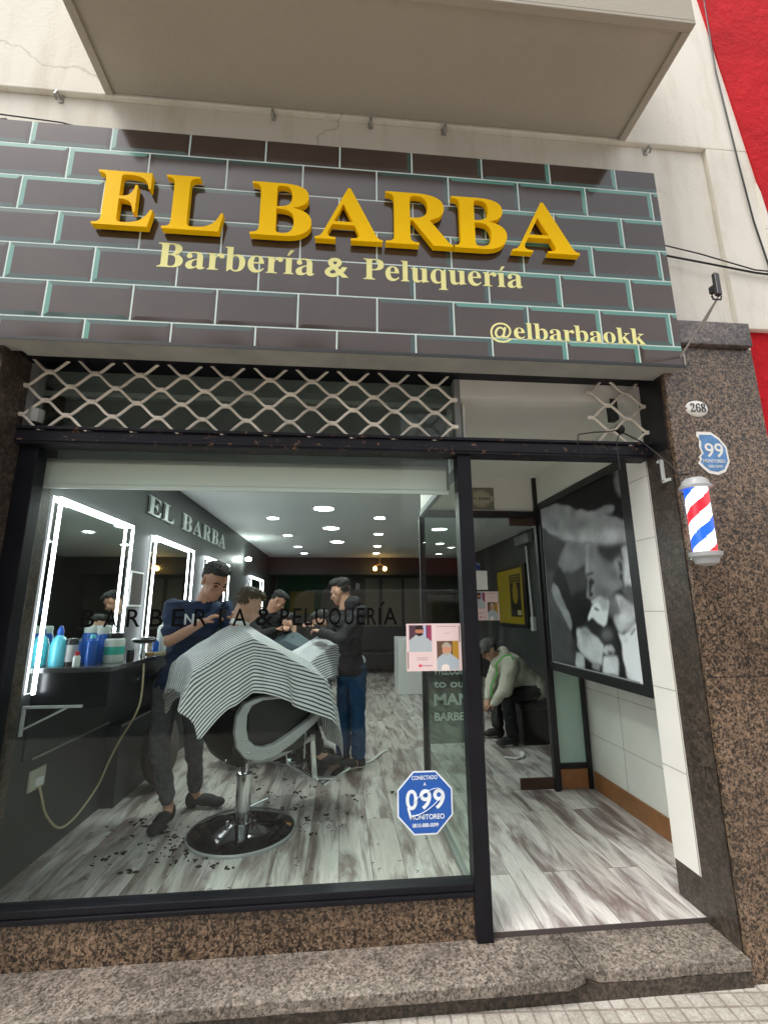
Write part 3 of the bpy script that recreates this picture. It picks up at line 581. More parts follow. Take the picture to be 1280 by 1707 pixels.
# ---- big black and white poster in a deep black light box
PO = thing('poster_box', (1.77, .85, .94), 'large framed black and white poster of a bearded man on the porch wall', 'poster')
b_ = MB(); b_.loop([(.165, .945), (1.548, .945), (1.548, 2.388), (.165, 2.388)], [(.29, 1.01), (1.50, 1.01), (1.50, 2.33), (.29, 2.33)], lambda a, c: (1.762, a, c), (.12, 0, 0)); obj('frame', b_, 'black_frame', PO, bevel=.004)
b_ = MB(); b_.box(1.79, 2.098, .185, 1.545, .955, 2.385); obj('back_box', b_, 'black_frame', PO)
POLY = [(52,8,[(0.017,0.887),(0.309,0.736),(0.187,0.595),(0.086,0.486),(0.183,0.34),(0.305,0.208),(0.359,0.102),(0.325,0.016),(-0.03,-0.012),(-0.038,0.386)]),(24,10,[(0.015,0.88),(0.324,0.727),(0.211,0.621),(0.142,0.562),(0.008,0.58),(-0.001,0.765)]),(88,5,[(0.96,1.003),(0.934,0.96),(0.938,0.903),(0.981,0.859),(1.024,0.988)]),(100,6,[(0.341,0.728),(0.58,0.694),(0.543,0.563),(0.444,0.546),(0.298,0.537),(0.198,0.601)]),(42,14,[(0.267,0.553),(0.547,0.55),(0.578,0.498),(0.509,0.377),(0.36,0.38)]),(100,6,[(0.579,0.691),(0.969,0.638),(0.91,0.552),(0.918,0.445),(0.816,0.411),(0.763,0.374),(0.716,0.374),(0.607,0.388),(0.575,0.486),(0.55,0.562)]),(20,9,[(0.707,0.669),(0.969,0.638),(0.934,0.592),(0.847,0.558),(0.803,0.562),(0.718,0.606)]),(125,4,[(0.575,0.685),(0.631,0.68),(0.602,0.607),(0.596,0.521),(0.559,0.506),(0.55,0.562)]),(5,4,[(0.175,0.581),(0.281,0.538),(0.392,0.314),(0.481,0.253),(0.405,0.238),(0.33,0.248),(0.173,0.453)]),(8,8,[(0.372,0.432),(0.557,0.438),(0.564,0.377),(0.584,0.346),(0.536,0.279),(0.426,0.264),(0.351,0.34)]),(84,9,[(0.635,0.459),(0.733,0.454),(0.819,0.427),(0.718,0.386),(0.617,0.376)]),(112,11,[(0.861,0.464),(0.849,0.448),(0.823,0.438),(0.787,0.435),(0.753,0.441),(0.729,0.454),(0.723,0.471),(0.736,0.487),(0.765,0.498),(0.801,0.499),(0.834,0.493),(0.856,0.48)]),(100,2,[(0.572,0.505),(0.605,0.502),(0.629,0.459),(0.625,0.399),(0.578,0.379),(0.533,0.389),(0.534,0.414)]),(16,3,[(0.579,0.492),(0.622,0.468),(0.588,0.424),(0.556,0.419)]),(14,2,[(0.568,0.424),(0.613,0.416),(0.594,0.393),(0.555,0.398)]),(26,3,[(0.556,0.527),(0.65,0.525),(0.627,0.509),(0.56,0.513)]),(16,3,[(0.592,0.5),(0.651,0.473),(0.628,0.456),(0.592,0.473)]),(120,3,[(0.856,0.557),(0.914,0.572),(0.947,0.558),(0.929,0.476),(0.889,0.457),(0.858,0.507)]),(30,3,[(0.887,0.554),(0.925,0.55),(0.917,0.503),(0.891,0.51)]),(26,4,[(0.899,0.502),(0.934,0.496),(0.921,0.46),(0.897,0.47)]),(180,3,[(0.931,0.614),(1.018,0.639),(1.007,0.521),(1.015,0.43),(0.923,0.423),(0.924,0.476),(0.947,0.558)]),(95,3,[(0.988,0.544),(1.007,0.542),(1.005,0.471),(0.988,0.477)]),(90,6,[(0.959,0.639),(1.017,0.636),(1.01,0.603),(0.968,0.609)]),(78,4,[(0.883,0.425),(0.948,0.448),(1.014,0.425),(1.01,0.34),(0.98,0.33),(0.934,0.381)]),(88,8,[(0.767,0.396),(0.856,0.399),(0.871,0.372),(0.833,0.292),(0.788,0.285),(0.747,0.301)]),(155,4,[(0.577,0.376),(0.696,0.393),(0.764,0.379),(0.774,0.362),(0.708,0.34),(0.597,0.346)]),(194,2,[(0.587,0.346),(0.772,0.373),(0.748,0.295),(0.72,0.256),(0.686,0.236),(0.642,0.259),(0.585,0.289),(0.53,0.266),(0.548,0.304)]),(140,7,[(0.667,0.375),(0.763,0.374),(0.753,0.329),(0.69,0.311)]),(55,2,[(0.608,0.335),(0.67,0.332),(0.655,0.319),(0.612,0.322)]),(28,5,[(0.484,0.266),(0.538,0.258),(0.583,0.28),(0.685,0.232),(0.738,0.262),(0.799,0.231),(0.815,0.158),(0.843,0.026),(0.787,0.028),(0.772,0.16),(0.669,0.157),(0.604,0.199),(0.476,0.228)]),(152,5,[(0.828,0.394),(0.895,0.387),(0.993,0.345),(1.004,0.31),(0.941,0.233),(0.837,0.212),(0.795,0.264),(0.791,0.296),(0.863,0.308),(0.856,0.351)]),(185,12,[(0.953,0.289),(0.942,0.271),(0.92,0.257),(0.891,0.251),(0.864,0.255),(0.846,0.268),(0.842,0.287),(0.854,0.305),(0.878,0.319),(0.907,0.324),(0.933,0.32),(0.95,0.307)]),(110,5,[(0.871,0.372),(0.892,0.372),(0.874,0.314),(0.858,0.308)]),(198,3,[(0.825,0.217),(0.875,0.199),(1.013,0.291),(1.024,0.175),(1.022,-0.014),(0.854,0.007),(0.846,0.16)]),(165,8,[(0.853,0.192),(0.925,0.202),(0.924,0.151),(0.86,0.13)]),(8,1,[(0.927,0.211),(0.968,0.247),(0.972,0.237),(0.936,0.209)]),(92,10,[(0.762,0.205),(0.753,0.193),(0.734,0.183),(0.709,0.179),(0.684,0.18),(0.668,0.188),(0.663,0.199),(0.673,0.212),(0.693,0.222),(0.719,0.226),(0.742,0.224),(0.758,0.216)]),(168,4,[(0.38,0.228),(0.503,0.223),(0.601,0.187),(0.669,0.157),(0.625,0.04),(0.519,0.05),(0.402,0.093),(0.364,0.121)]),(120,8,[(0.417,0.226),(0.517,0.224),(0.551,0.196),(0.437,0.183)]),(155,3,[(0.672,0.146),(0.75,0.161),(0.78,0.133),(0.75,0.106),(0.692,0.101),(0.642,0.118)]),(45,3,[(0.708,0.124),(0.771,0.13),(0.732,0.103),(0.699,0.108)]),(178,3,[(0.653,0.088),(0.804,0.109),(0.789,0.013),(0.621,0.005)]),(152,3,[(0.342,0.091),(0.445,0.079),(0.428,0.003),(0.323,0.009)]),(130,3,[(0.532,0.052),(0.607,0.043),(0.601,0.014),(0.524,0.016)]),(110,4,[(0.105,0.499),(0.176,0.467),(0.333,0.261),(0.304,0.201),(0.237,0.272),(0.119,0.383),(0.072,0.442)]),(122,3,[(-0.023,0.998),(0.24,0.985),(0.436,0.927),(0.617,0.861),(0.72,0.842),(0.819,0.847),(0.887,0.845),(0.918,0.825),(0.904,0.808),(0.823,0.81),(0.905,0.777),(1.023,0.732),(1.022,0.659),(0.969,0.64),(0.845,0.65),(0.708,0.675),(0.537,0.697),(0.31,0.739),(0.143,0.812),(-0.006,0.883)]),(148,10,[(0.144,0.819),(0.587,0.727),(0.796,0.741),(0.997,0.678),(0.975,0.642),(0.824,0.656),(0.538,0.7),(0.327,0.74)]),(92,12,[(0.365,0.831),(0.688,0.815),(0.64,0.781),(0.386,0.779)]),(100,8,[(0.889,0.752),(0.979,0.73),(0.964,0.711),(0.904,0.721)]),(90,4,[(0.813,0.819),(0.901,0.808),(0.877,0.797),(0.822,0.805)])]
def poster_fn(U, V):
    g = np.full(U.shape, (10/255.)**2.2)
    n = blur(rng.random(U.shape), 3); n = (n-n.mean())/n.std(); n2 = blur(rng.random(U.shape), 120); n2 = (n2-n2.mean())/n2.std()
    dx, dy = [(lambda a: (a-a.mean())/a.std())(blur(rng.random(U.shape), 45)) for _ in (0, 1)]
    def round_off(p):
        for k_ in (.09, .25): p = [q for i in range(len(p)) for q in ((p[i][0]*(1-k_)+p[(i+1) % len(p)][0]*k_, p[i][1]*(1-k_)+p[(i+1) % len(p)][1]*k_), (p[i][0]*k_+p[(i+1) % len(p)][0]*(1-k_), p[i][1]*k_+p[(i+1) % len(p)][1]*(1-k_)))]
        return p
    for val, bl, pl in POLY:
        m_ = blur(pin(U+.004*dx, V+.003*dy, round_off(pl)).astype(float), int(1+bl*bl*.3)); g = g*(1-m_)+m_*(val/255.)**1.95*1.6
    g = blur(g, 2)*(1+.03*n+.14*n2); e_ = (U < .010) | (V < .008)*(U < .96); g[e_] = .4
    g = np.clip(g, .003, .9); return np.stack([g*.95, g*.99, g*1.03], -1)
painted('poster_print', 230, 290, poster_fn, lambda u, v: (1.778, 1.503-(1.503-.287)*u, 1.007+(2.333-1.007)*v), PO, .003)
# ================================================================== GRILLE
def grille(xa, xb, label):
    bm = MB(); Yg = -.05; px, pz = .1138, .0806
    z_of = lambda j: 2.363+j*pz; nodes = []
    def ok(x): return xa-.001 <= x <= xb+.001
    for j in range(0, 6):
        for i in range(-20, 40):
            if (i+j) % 2: continue
            x = -1.433-px+i*px
            if ok(x):
                nodes.append((x, j))
                if 0 < j: bm.obox((x, Yg, z_of(j)), (1, 0, 0), (0, 1, 0), (0, 0, 1), .017, .008, .010)
                for sgn in (1, -1):
                    x2 = x+sgn*px
                    if j < 5 and ok(x2):
                        pts = []
                        for t_ in np.linspace(0, 1, 13):
                            s_ = max(0, min(1, (t_-.06)/.88)); s_ = s_*s_*(3-2*s_)*.62+s_*.38; pts.append((x+sgn*px*t_, Yg+(.004 if sgn > 0 else -.004), z_of(j)+pz*s_))
                        bm.tube(pts, .0074, 6)
            elif ok(x-px) or ok(x+px):
                pass
    return tag(obj('roller_grille', bm, 'grille_steel', loc=(xa, -.05, 2.37)), label, 'grille')
grille(-1.665, .70, 'wavy lattice security grille pulled up above the shop window')
grille(1.40, 1.756, 'short rusty lattice grille remnant above the doorway next to the granite pillar')
b_ = MB(); b_.box(1.56, 1.60, -.03, .02, 2.53, 2.66); b_.ell((1.60, -.02, 2.47), (.03, .03, .03)); b_.tube([(1.60, -.03, 2.47), (1.50, -.08, 2.43), (1.40, -.09, 2.42), (1.30, -.1, 2.40), (1.29, -.1, 2.34), (1.32, -.08, 2.27)], .0035, 6)
b_.tube([(1.60, -.03, 2.46), (1.52, -.1, 2.36), (1.52, -.1, 2.2)], .0035, 6); b_.tube([(1.61, -.03, 2.45), (1.68, -.1, 2.36), (1.74, -.2, 2.2), (1.755, -.24, 2.13), (1.76, -.30, 2.12)], .0042, 6)
tag(obj('power_cable', b_, 'black_cord', loc=(1.6, -.03, 2.5)), 'tangled black power cable and plug hanging on the grille and running to the barber pole', 'cable')
# ================================================================== PILLAR THINGS
t = thing('house_number_plate', (1.927, -.223, 2.52), 'oval white enamel house number plate 268 on the granite pillar', 'number plate')
b_ = MB(); b_.lathe((0, 0, 0), [(.001, .012), (.85, .010), (.95, .006), (1., 0)], 32)
b_.v = [(1.927+p[0]*.066, -.2205-p[2], 2.52+p[1]*.048) for p in b_.v]; obj('plate', b_, 'enamel', t, smooth=True)
for s in (-1, 1): b_ = MB(); b_.ell((1.927+s*.062, -.224, 2.52), (.006, .004, .006), n=8); obj('screw', b_, 'rusty_steel', t)
obj('digits', text_mb(BOLD('268'), front(1.882, 2.495, -.2335), w=.09, h=.052, thick=.0006), 'ink', t)
t = thing('broken_alarm_plate', (1.975, -.223, 2.26), 'faded blue octagonal alarm plate with its left side broken off, above the barber pole', 'sign')
pl = [(1.905, 2.385), (1.985, 2.385), (2.03, 2.352), (2.065, 2.30), (2.068, 2.215), (2.035, 2.16), (1.99, 2.142), (1.94, 2.15), (1.905, 2.18), (1.885, 2.205), (1.90, 2.225), (1.893, 2.24), (1.915, 2.262), (1.905, 2.30), (1.912, 2.34), (1.898, 2.36)]
b_ = MB(); b_.prism(pl, fy(-.2205), (0, -.003, 0)); obj('plate', b_, 'enamel', t)
cen = (1.985, 2.26); b_ = MB(); b_.prism([(cen[0]+(a-cen[0])*.86, cen[1]+(c-cen[1])*.86) for a, c in pl], fy(-.2237), (0, -.001, 0)); obj('blue_field', b_, 'sticker_pale', t)
mbt = MB(); text_mb('99', front(1.935, 2.24, -.2252), w=.105, h=.080, thick=.0005, offset=.008, mb=mbt); text_mb('MONITOREO', front(1.915, 2.21, -.2252), w=.125, h=.018, thick=.0004, offset=.012, mb=mbt); text_mb('888-0099', front(1.94, 2.182, -.2252), w=.08, h=.014, thick=.0004, mb=mbt)
obj('text', mbt, 'enamel', t)
t = thing('barber_pole', (1.765, -.31, 1.68), 'lit barber pole with red, white and blue stripes on the granite pillar', 'barber pole')
pc = (1.768, -.315); b_ = MB(); n = 48; H0, H1 = 1.715, 2.035; rows_ = 64
for j in range(rows_+1):
    for k in range(n): b_.v.append((pc[0]+.052*math.cos(2*math.pi*k/n), pc[1]+.052*math.sin(2*math.pi*k/n), H0+(H1-H0)*j/rows_))
for j in range(rows_):
    for k in range(n):
        b_.f.append((j*n+k, j*n+(k+1) % n, (j+1)*n+(k+1) % n, (j+1)*n+k))
        ph = (((j+.5)/rows_*(H1-H0))/.262-(k+.5)/n*1.0+.92) % 1.0
        b_.m.append(1 if ph < .24 else (2 if .5 <= ph < .74 else 0))
obj('striped_cylinder', b_, ['pole_white', 'pole_red', 'pole_blue'], t, smooth=True)
b_ = MB(); b_.lathe((pc[0], pc[1], 0), [(.062, H0), (.064, H0+.002), (.064, H1-.002), (.062, H1)], 32); obj('glass_tube', b_, 'lamp_glass', t, smooth=True)
b_ = MB(); b_.lathe((pc[0], pc[1], 0), [(.072, H1), (.073, H1+.012), (.062, H1+.022), (.058, H1+.04), (.04, H1+.055), (.012, H1+.062)], 32); obj('top_cap', b_, 'grey_plastic', t, smooth=True)
b_ = MB(); b_.lathe((pc[0], pc[1], 0), [(.02, H0-.065), (.05, H0-.055), (.055, H0-.03), (.07, H0-.02), (.072, H0)], 32); obj('bottom_cap', b_, 'grey_plastic', t, smooth=True)
b_ = MB(); b_.box(pc[0]-.005, pc[0]+.02, pc[1]+.05, -.222, 1.69, 1.71); obj('wall_bracket', b_, 'chrome', t); b_ = MB(); b_.box(pc[0]-.005, pc[0]+.02, pc[1]+.05, -.222, 2.04, 2.06); obj('wall_bracket', b_, 'chrome', t)
b_ = MB(); b_.obox((1.748, -.13, 2.19), (1, 0, 0), (0, 1, 0), (0, 0, 1), .006, .008, .062); b_.box(1.742, 1.756, -.175, -.122, 2.12, 2.136); b_.box(1.742, 1.756, -.13, -.10, 2.24, 2.254)
tag(obj('metal_hook', b_, 'bracket_white', loc=(1.75, -.13, 2.19)), 'white painted metal catch on the granite jamb beside the barber pole', 'hook')
# ================================================================== INTERIOR
def mirror(y0, y1, z0, z1, label):
    t = thing('mirror', (-1.79, (y0+y1)/2, z0), label, 'mirror', 'lit mirrors along the left wall')
    b_ = MB(); b_.box(-1.797, -1.788, y0+.004, y1-.004, z0+.01, z1-.004); obj('mirror_glass', b_, 'mirror', t)
    b_ = MB(); e = .032
    e = .024
    for (ya, yb, za, zb) in ((y0, y0+e, z0, z1), (y1-e, y1, z0, z1), (y0+e+.002, y1-e-.002, z1-e, z1)): b_ = MB(); b_.box(-1.766, -1.752, ya, yb, za, zb); obj('light_strip', b_, 'led', t, bevel=.004)
    b_ = MB(); b_.box(-1.7995, -1.7972, y0-.006, y1+.006, z0, z1+.006); obj('backing', b_, 'trim_white', t)
mirror(.545, 1.58, .985, 2.155, 'largest lit mirror nearest the shop window')
mirror(2.05, 3.20, 1.045, 2.15, 'second lit mirror from the shop window, behind the barber in navy')
mirror(3.74, 4.95, 1.045, 2.145, 'third lit mirror from the shop window, half hidden by a head')
mirror(6.7, 8.1, 1.3, 2.11, 'farthest small lit mirror on the left wall')
t = thing('wall_lettering', (-1.8, 3.3, 2.3), 'raised silver letters EL BARBA on the dark left wall', 'lettering')
def wl(x, y, z): return (-1.799+z, 0, 0)
xs = [('E', 1.86, 2.17), ('L', 2.22, 2.52), ('B', 2.78, 3.10), ('A', 3.14, 3.50), ('R', 3.54, 3.90), ('B', 3.94, 4.27), ('A', 4.31, 4.70)]
for ch, a, c in xs:
    zz0, hh = 2.335+(a-1.86)*.012, .17+(a-1.86)*.012
    mbt = text_mb(BOLD(ch), (lambda x, y, z, a=a, zz0=zz0: (-1.785+z, a+x, zz0+y)), w=c-a, h=hh, thick=.02); obj('letter', mbt, 'silver_letter', t)
# downlights
dl = [(-.255, 3.46, 1), (-.192, 4.93, 1), (-.11, 6.45, 1), (-1.0, 4.14, 0), (-.97, 5.7, 0), (-.93, 7.18, 0), (-.89, 8.3, 0), (.527, 4.05, 0), (.622, 5.48, 0), (.717, 7.02, 0), (.782, 8.25, 0), (1.9, 4.6, 0), (1.95, 6.6, 0), (-.32, 1.7, 1), (-1.02, 2.2, 0), (.46, 2.2, 0)]  # small lights closing the list are added, hidden, to brighten the front floor
where = ['nearest of the three large round lights on the ceiling centreline', 'middle large round light on the ceiling centreline', 'farthest large round light on the ceiling centreline', 'first small light of the left ceiling row', 'second small light of the left ceiling row', 'third small light of the left ceiling row', 'farthest small light of the left ceiling row', 'first small light of the right ceiling row', 'second small light of the right ceiling row', 'third small light of the right ceiling row', 'farthest small light of the right ceiling row', 'near small light seen over the entrance side', 'far small light seen over the entrance side', 'large round light nearest the shop window, behind the bulkhead', 'small unseen light added near the window on the left to brighten the floor', 'small unseen light added near the window on the right to brighten the floor']
for (x, y, big), lb in zip(dl, where):
    r = .125 if big else .075
    t = thing('ceiling_light', (x, y, 2.75), lb, 'ceiling light', 'round recessed ceiling lights')
    b_ = MB(); b_.lathe((x, y, 0), [(r, 2.742), (r, 2.7495)], 24); obj('diffuser', b_, 'downlight_rear' if (y > 4.5 or x > 1.5) else 'downlight', t)
    b_ = MB(); b_.loop([(x+(r+.018)*math.cos(a), y+(r+.018)*math.sin(a)) for a in np.linspace(0, 6.283, 25)[:-1]], [(x+(r+.002)*math.cos(a), y+(r+.002)*math.sin(a)) for a in np.linspace(0, 6.283, 25)[:-1]], lambda a, c: (a, c, 2.741), (0, 0, .0085)); obj('trim_ring', b_, 'trim_white', t)
# work counter
t = thing('counter', (-1.57, .58, 0), 'long black counter with drawers under the lit mirrors', 'counter')
b_ = MB(); b_.box(-1.797, -1.352, .578, 8.2, 1.098, 1.128); obj('worktop', b_, 'desk_top', t, bevel=.003)
for k in range(6):
    y0 = .60+k*1.26; b_ = MB(); b_.box(-1.795, -1.365, y0, y0+1.22, .90, 1.096); dr = obj('drawer_box', b_, 'desk_black', t, bevel=.003)
    b_ = MB(); b_.box(-1.3645, -1.352, y0+.35, y0+.85, 1.0, 1.012); obj('handle', b_, 'chrome', dr)
b_ = MB(); b_.box(-1.7985, -1.785, .60, 1.55, .62, .90); b_.box(-1.7985, -1.70, 1.60, 9.0, .0, .58); obj('lower_panel', b_, 'dark_wall', t)
b_ = MB(); b_.box(-1.6985, -1.69, 1.60, 9.0, .57, .585); b_.box(-1.7985, -1.79, .70, 1.60, .60, .612); obj('metal_edge', b_, 'sign_metal', t)
t = thing('shelf_bracket', (-1.78, .55, .77), 'white triangular steel bracket under the near end of the counter', 'bracket')
b_ = MB(); b_.box(-1.797, -1.785, .54, .56, .765, .925); b_.box(-1.785, -1.48, .54, .56, .912, .925); b_.tube([(-1.785, .55, .80), (-1.56, .55, .912)], .0065, 6); obj('bracket_frame', b_, 'bracket_white', t)
b_ = MB(); cp = [(-1.34, 1.0, 1.1), (-1.335, 1.0, .9), (-1.36, 1.0, .78), (-1.50, 1.15, .60), (-1.62, 1.28, .42), (-1.70, 1.33, .25), (-1.76, 1.22, .11), (-1.775, 1.05, .10), (-1.775, .88, .24), (-1.775, .80, .38), (-1.78, .765, .46)]
def smoothp(p, n=6):
    out = []
    for i in range(len(p)-1):
        p0, p1, p2, p3 = [Vector(p[max(0, min(len(p)-1, i+d))]) for d in (-1, 0, 1, 2)]
        for k in range(n):
            t_ = k/n; out.append(.5*((2*p1)+(p2-p0)*t_+(2*p0-5*p1+4*p2-p3)*t_*t_+(3*p1-p0-3*p2+p3)*t_**3))
    return out+[Vector(p[-1])]
b_.tube(smoothp(cp), .007, 8); b2_ = MB(); b2_.box(.70, 1.757, -.004, .0002, -.0198, .0012); obj('threshold_strip', b2_, 'brown_fabric', B)
tag(obj('electric_cable', b_, 'cream_cord', loc=(-1.6, 1.1, .4), smooth=True), 'cream power cord looping from the counter down to the wall socket', 'cord')
t = thing('wall_socket', (-1.79, .76, .42), 'white wall socket low on the dark left wall', 'socket')
b_ = MB(); b_.box(-1.798, -1.785, .69, .835, .425, .54); obj('plate', b_, 'socket', t, bevel=.003); b_ = MB(); b_.box(-1.7845, -1.765, .735, .79, .445, .49); obj('plug', b_, 'trim_white', t, bevel=.004)
t = thing('picture_strip', (-1.79, .37, 1.53), 'narrow dark picture strip on the grey wall beside the window frame', 'picture')
b_ = MB(); b_.box(-1.798, -1.79, .335, .415, 1.53, 1.76); obj('panel', b_, 'desk_black', t)
b_ = MB(); b_.ell((-1.788, .38, 1.56), (.003, .02, .014), n=10); obj('spot', b_, 'wood_brush', t)
t = thing('framed_picture', (-1.79, 1.81, 1.49), 'small dark framed picture between the first and second lit mirrors', 'picture')
b_ = MB(); b_.box(-1.798, -1.785, 1.69, 1.94, 1.49, 1.79); obj('frame', b_, 'trim_white', t, bevel=.003); b_ = MB(); b_.box(-1.7845, -1.782, 1.705, 1.925, 1.505, 1.775); obj('print', b_, 'brown_fabric', t)
b_ = MB(); b_.lathe((-1.70, 6.05, 2.32), [(.0, 0), (.05, .02), (.05, .06), (0, .08)], 14); tag(obj('wall_lamp', b_, 'downlight', loc=(-1.7, 6.05, 2.32)), 'tiny lit wall lamp on the left wall beyond the silver letters', 'lamp')
# bottles etc. on the counter
def bottle(name, x, y, prof, mats, label, cat, cut=None):
    t = thing(name, (x, y, 1.128), label, cat)
    for nm_, pr, mt in mats:
        b_ = MB(); b_.lathe((x, y, 1.1285), pr, 20); obj(nm_, b_, mt, t, smooth=True)
    return t
bottle('spray_bottle', -1.735, .70, None, [('bottle_body', [(.044, 0), (.046, .01), (.046, .12), (.035, .16), (.016, .18)], 'aqua'), ('cap', [(.018, .181), (.018, .205), (.012, .225), (.008, .235)], 'blue_plastic')], 'turquoise bottle with tapered neck standing nearest the bright mirror strip', 'bottle')
bottle('bottle', -1.675, .73, None, [('bottle_body', [(.036, 0), (.037, .01), (.037, .14), (.03, .155), (.015, .16)], 'desk_black'), ('label', [(.0378, .02), (.0378, .12)], 'grey_plastic')], 'black bottle with a grey label next to the turquoise bottle', 'bottle')
bottle('bottle', -1.64, .88, None, [('bottle_body', [(.05, 0), (.052, .01), (.052, .17), (.045, .185)], 'blue_plastic'), ('cap', [(.046, .186), (.046, .225), (.042, .23)], 'jar_white')], 'tall blue jar with white lid, in the back row by the mirror', 'jar')
bottle('bottle', -1.58, .90, None, [('bottle_body', [(.05, 0), (.052, .01), (.052, .16), (.045, .175)], 'blue_plastic'), ('cap', [(.046, .176), (.046, .225), (.042, .23)], 'jar_white')], 'second blue jar with white lid, right behind the can', 'jar')
bottle('spray_can', -1.565, .75, None, [('can_body', [(.031, 0), (.033, .01), (.033, .14), (.02, .155)], 'blue_plastic'), ('cap', [(.018, .156), (.018, .175), (.014, .18)], 'aqua')], 'bright blue spray can in front of the blue jars', 'can')
bottle('small_bottle', -1.60, .66, None, [('bottle_body', [(.020, 0), (.021, .05), (.015, .06)], 'jar_white'), ('cap', [(.014, .061), (.012, .085)], 'red_cloth')], 'tiny white bottle with red cap at the counter edge', 'bottle')
bottle('cream_jar', -1.47, .84, None, [('jar_body', [(.055, 0), (.06, .01), (.06, .14), (.05, .15)], 'jar_white'), ('label', [(.0608, .05), (.0608, .10)], 'teal_label'), ('lid', [(.05, .151), (.05, .18), (.045, .185)], 'desk_black')], 'large white jar with teal label and dark lid on the counter', 'jar')
bottle('small_jar', -1.40, .92, None, [('jar_body', [(.022, 0), (.024, .05), (.02, .07)], 'desk_black')], 'small black jar right of the teal labelled jar', 'jar')
bottle('neck_brush', -1.36, 1.02, None, [('handle', [(.015, 0), (.02, .03), (.012, .06), (.014, .10)], 'chrome'), ('bristles', [(.03, .101), (.075, .115), (.08, .13), (.06, .145)], 'desk_black')], 'round black brush standing on a chrome handle on the counter', 'brush')
t = thing('shaving_brush', (-1.36, 1.2, 1.13), 'wooden handled brush lying on the counter', 'brush')
b_ = MB(); b_.tube([(-1.41, 1.15, 1.146), (-1.36, 1.20, 1.146)], .016, 10); obj('handle', b_, 'wood_brush', t, smooth=True); b_ = MB(); b_.tube([(-1.359, 1.201, 1.146), (-1.30, 1.26, 1.146)], [.012, .018], 10); obj('bristles', b_, 'cream_cord', t, smooth=True)
bottle('white_bottle', -1.50, 1.72, None, [('bottle_body', [(.036, 0), (.038, .01), (.038, .17), (.03, .20), (.014, .21)], 'jar_white'), ('cap', [(.015, .211), (.013, .245)], 'jar_white')], 'tall white bottle in front of the second lit mirror', 'bottle')
bottle('blue_bottle', -1.50, 1.60, None, [('bottle_body', [(.024, 0), (.025, .07), (.014, .09)], 'blue_plastic')], 'short dark blue bottle left of the tall white bottle', 'bottle')
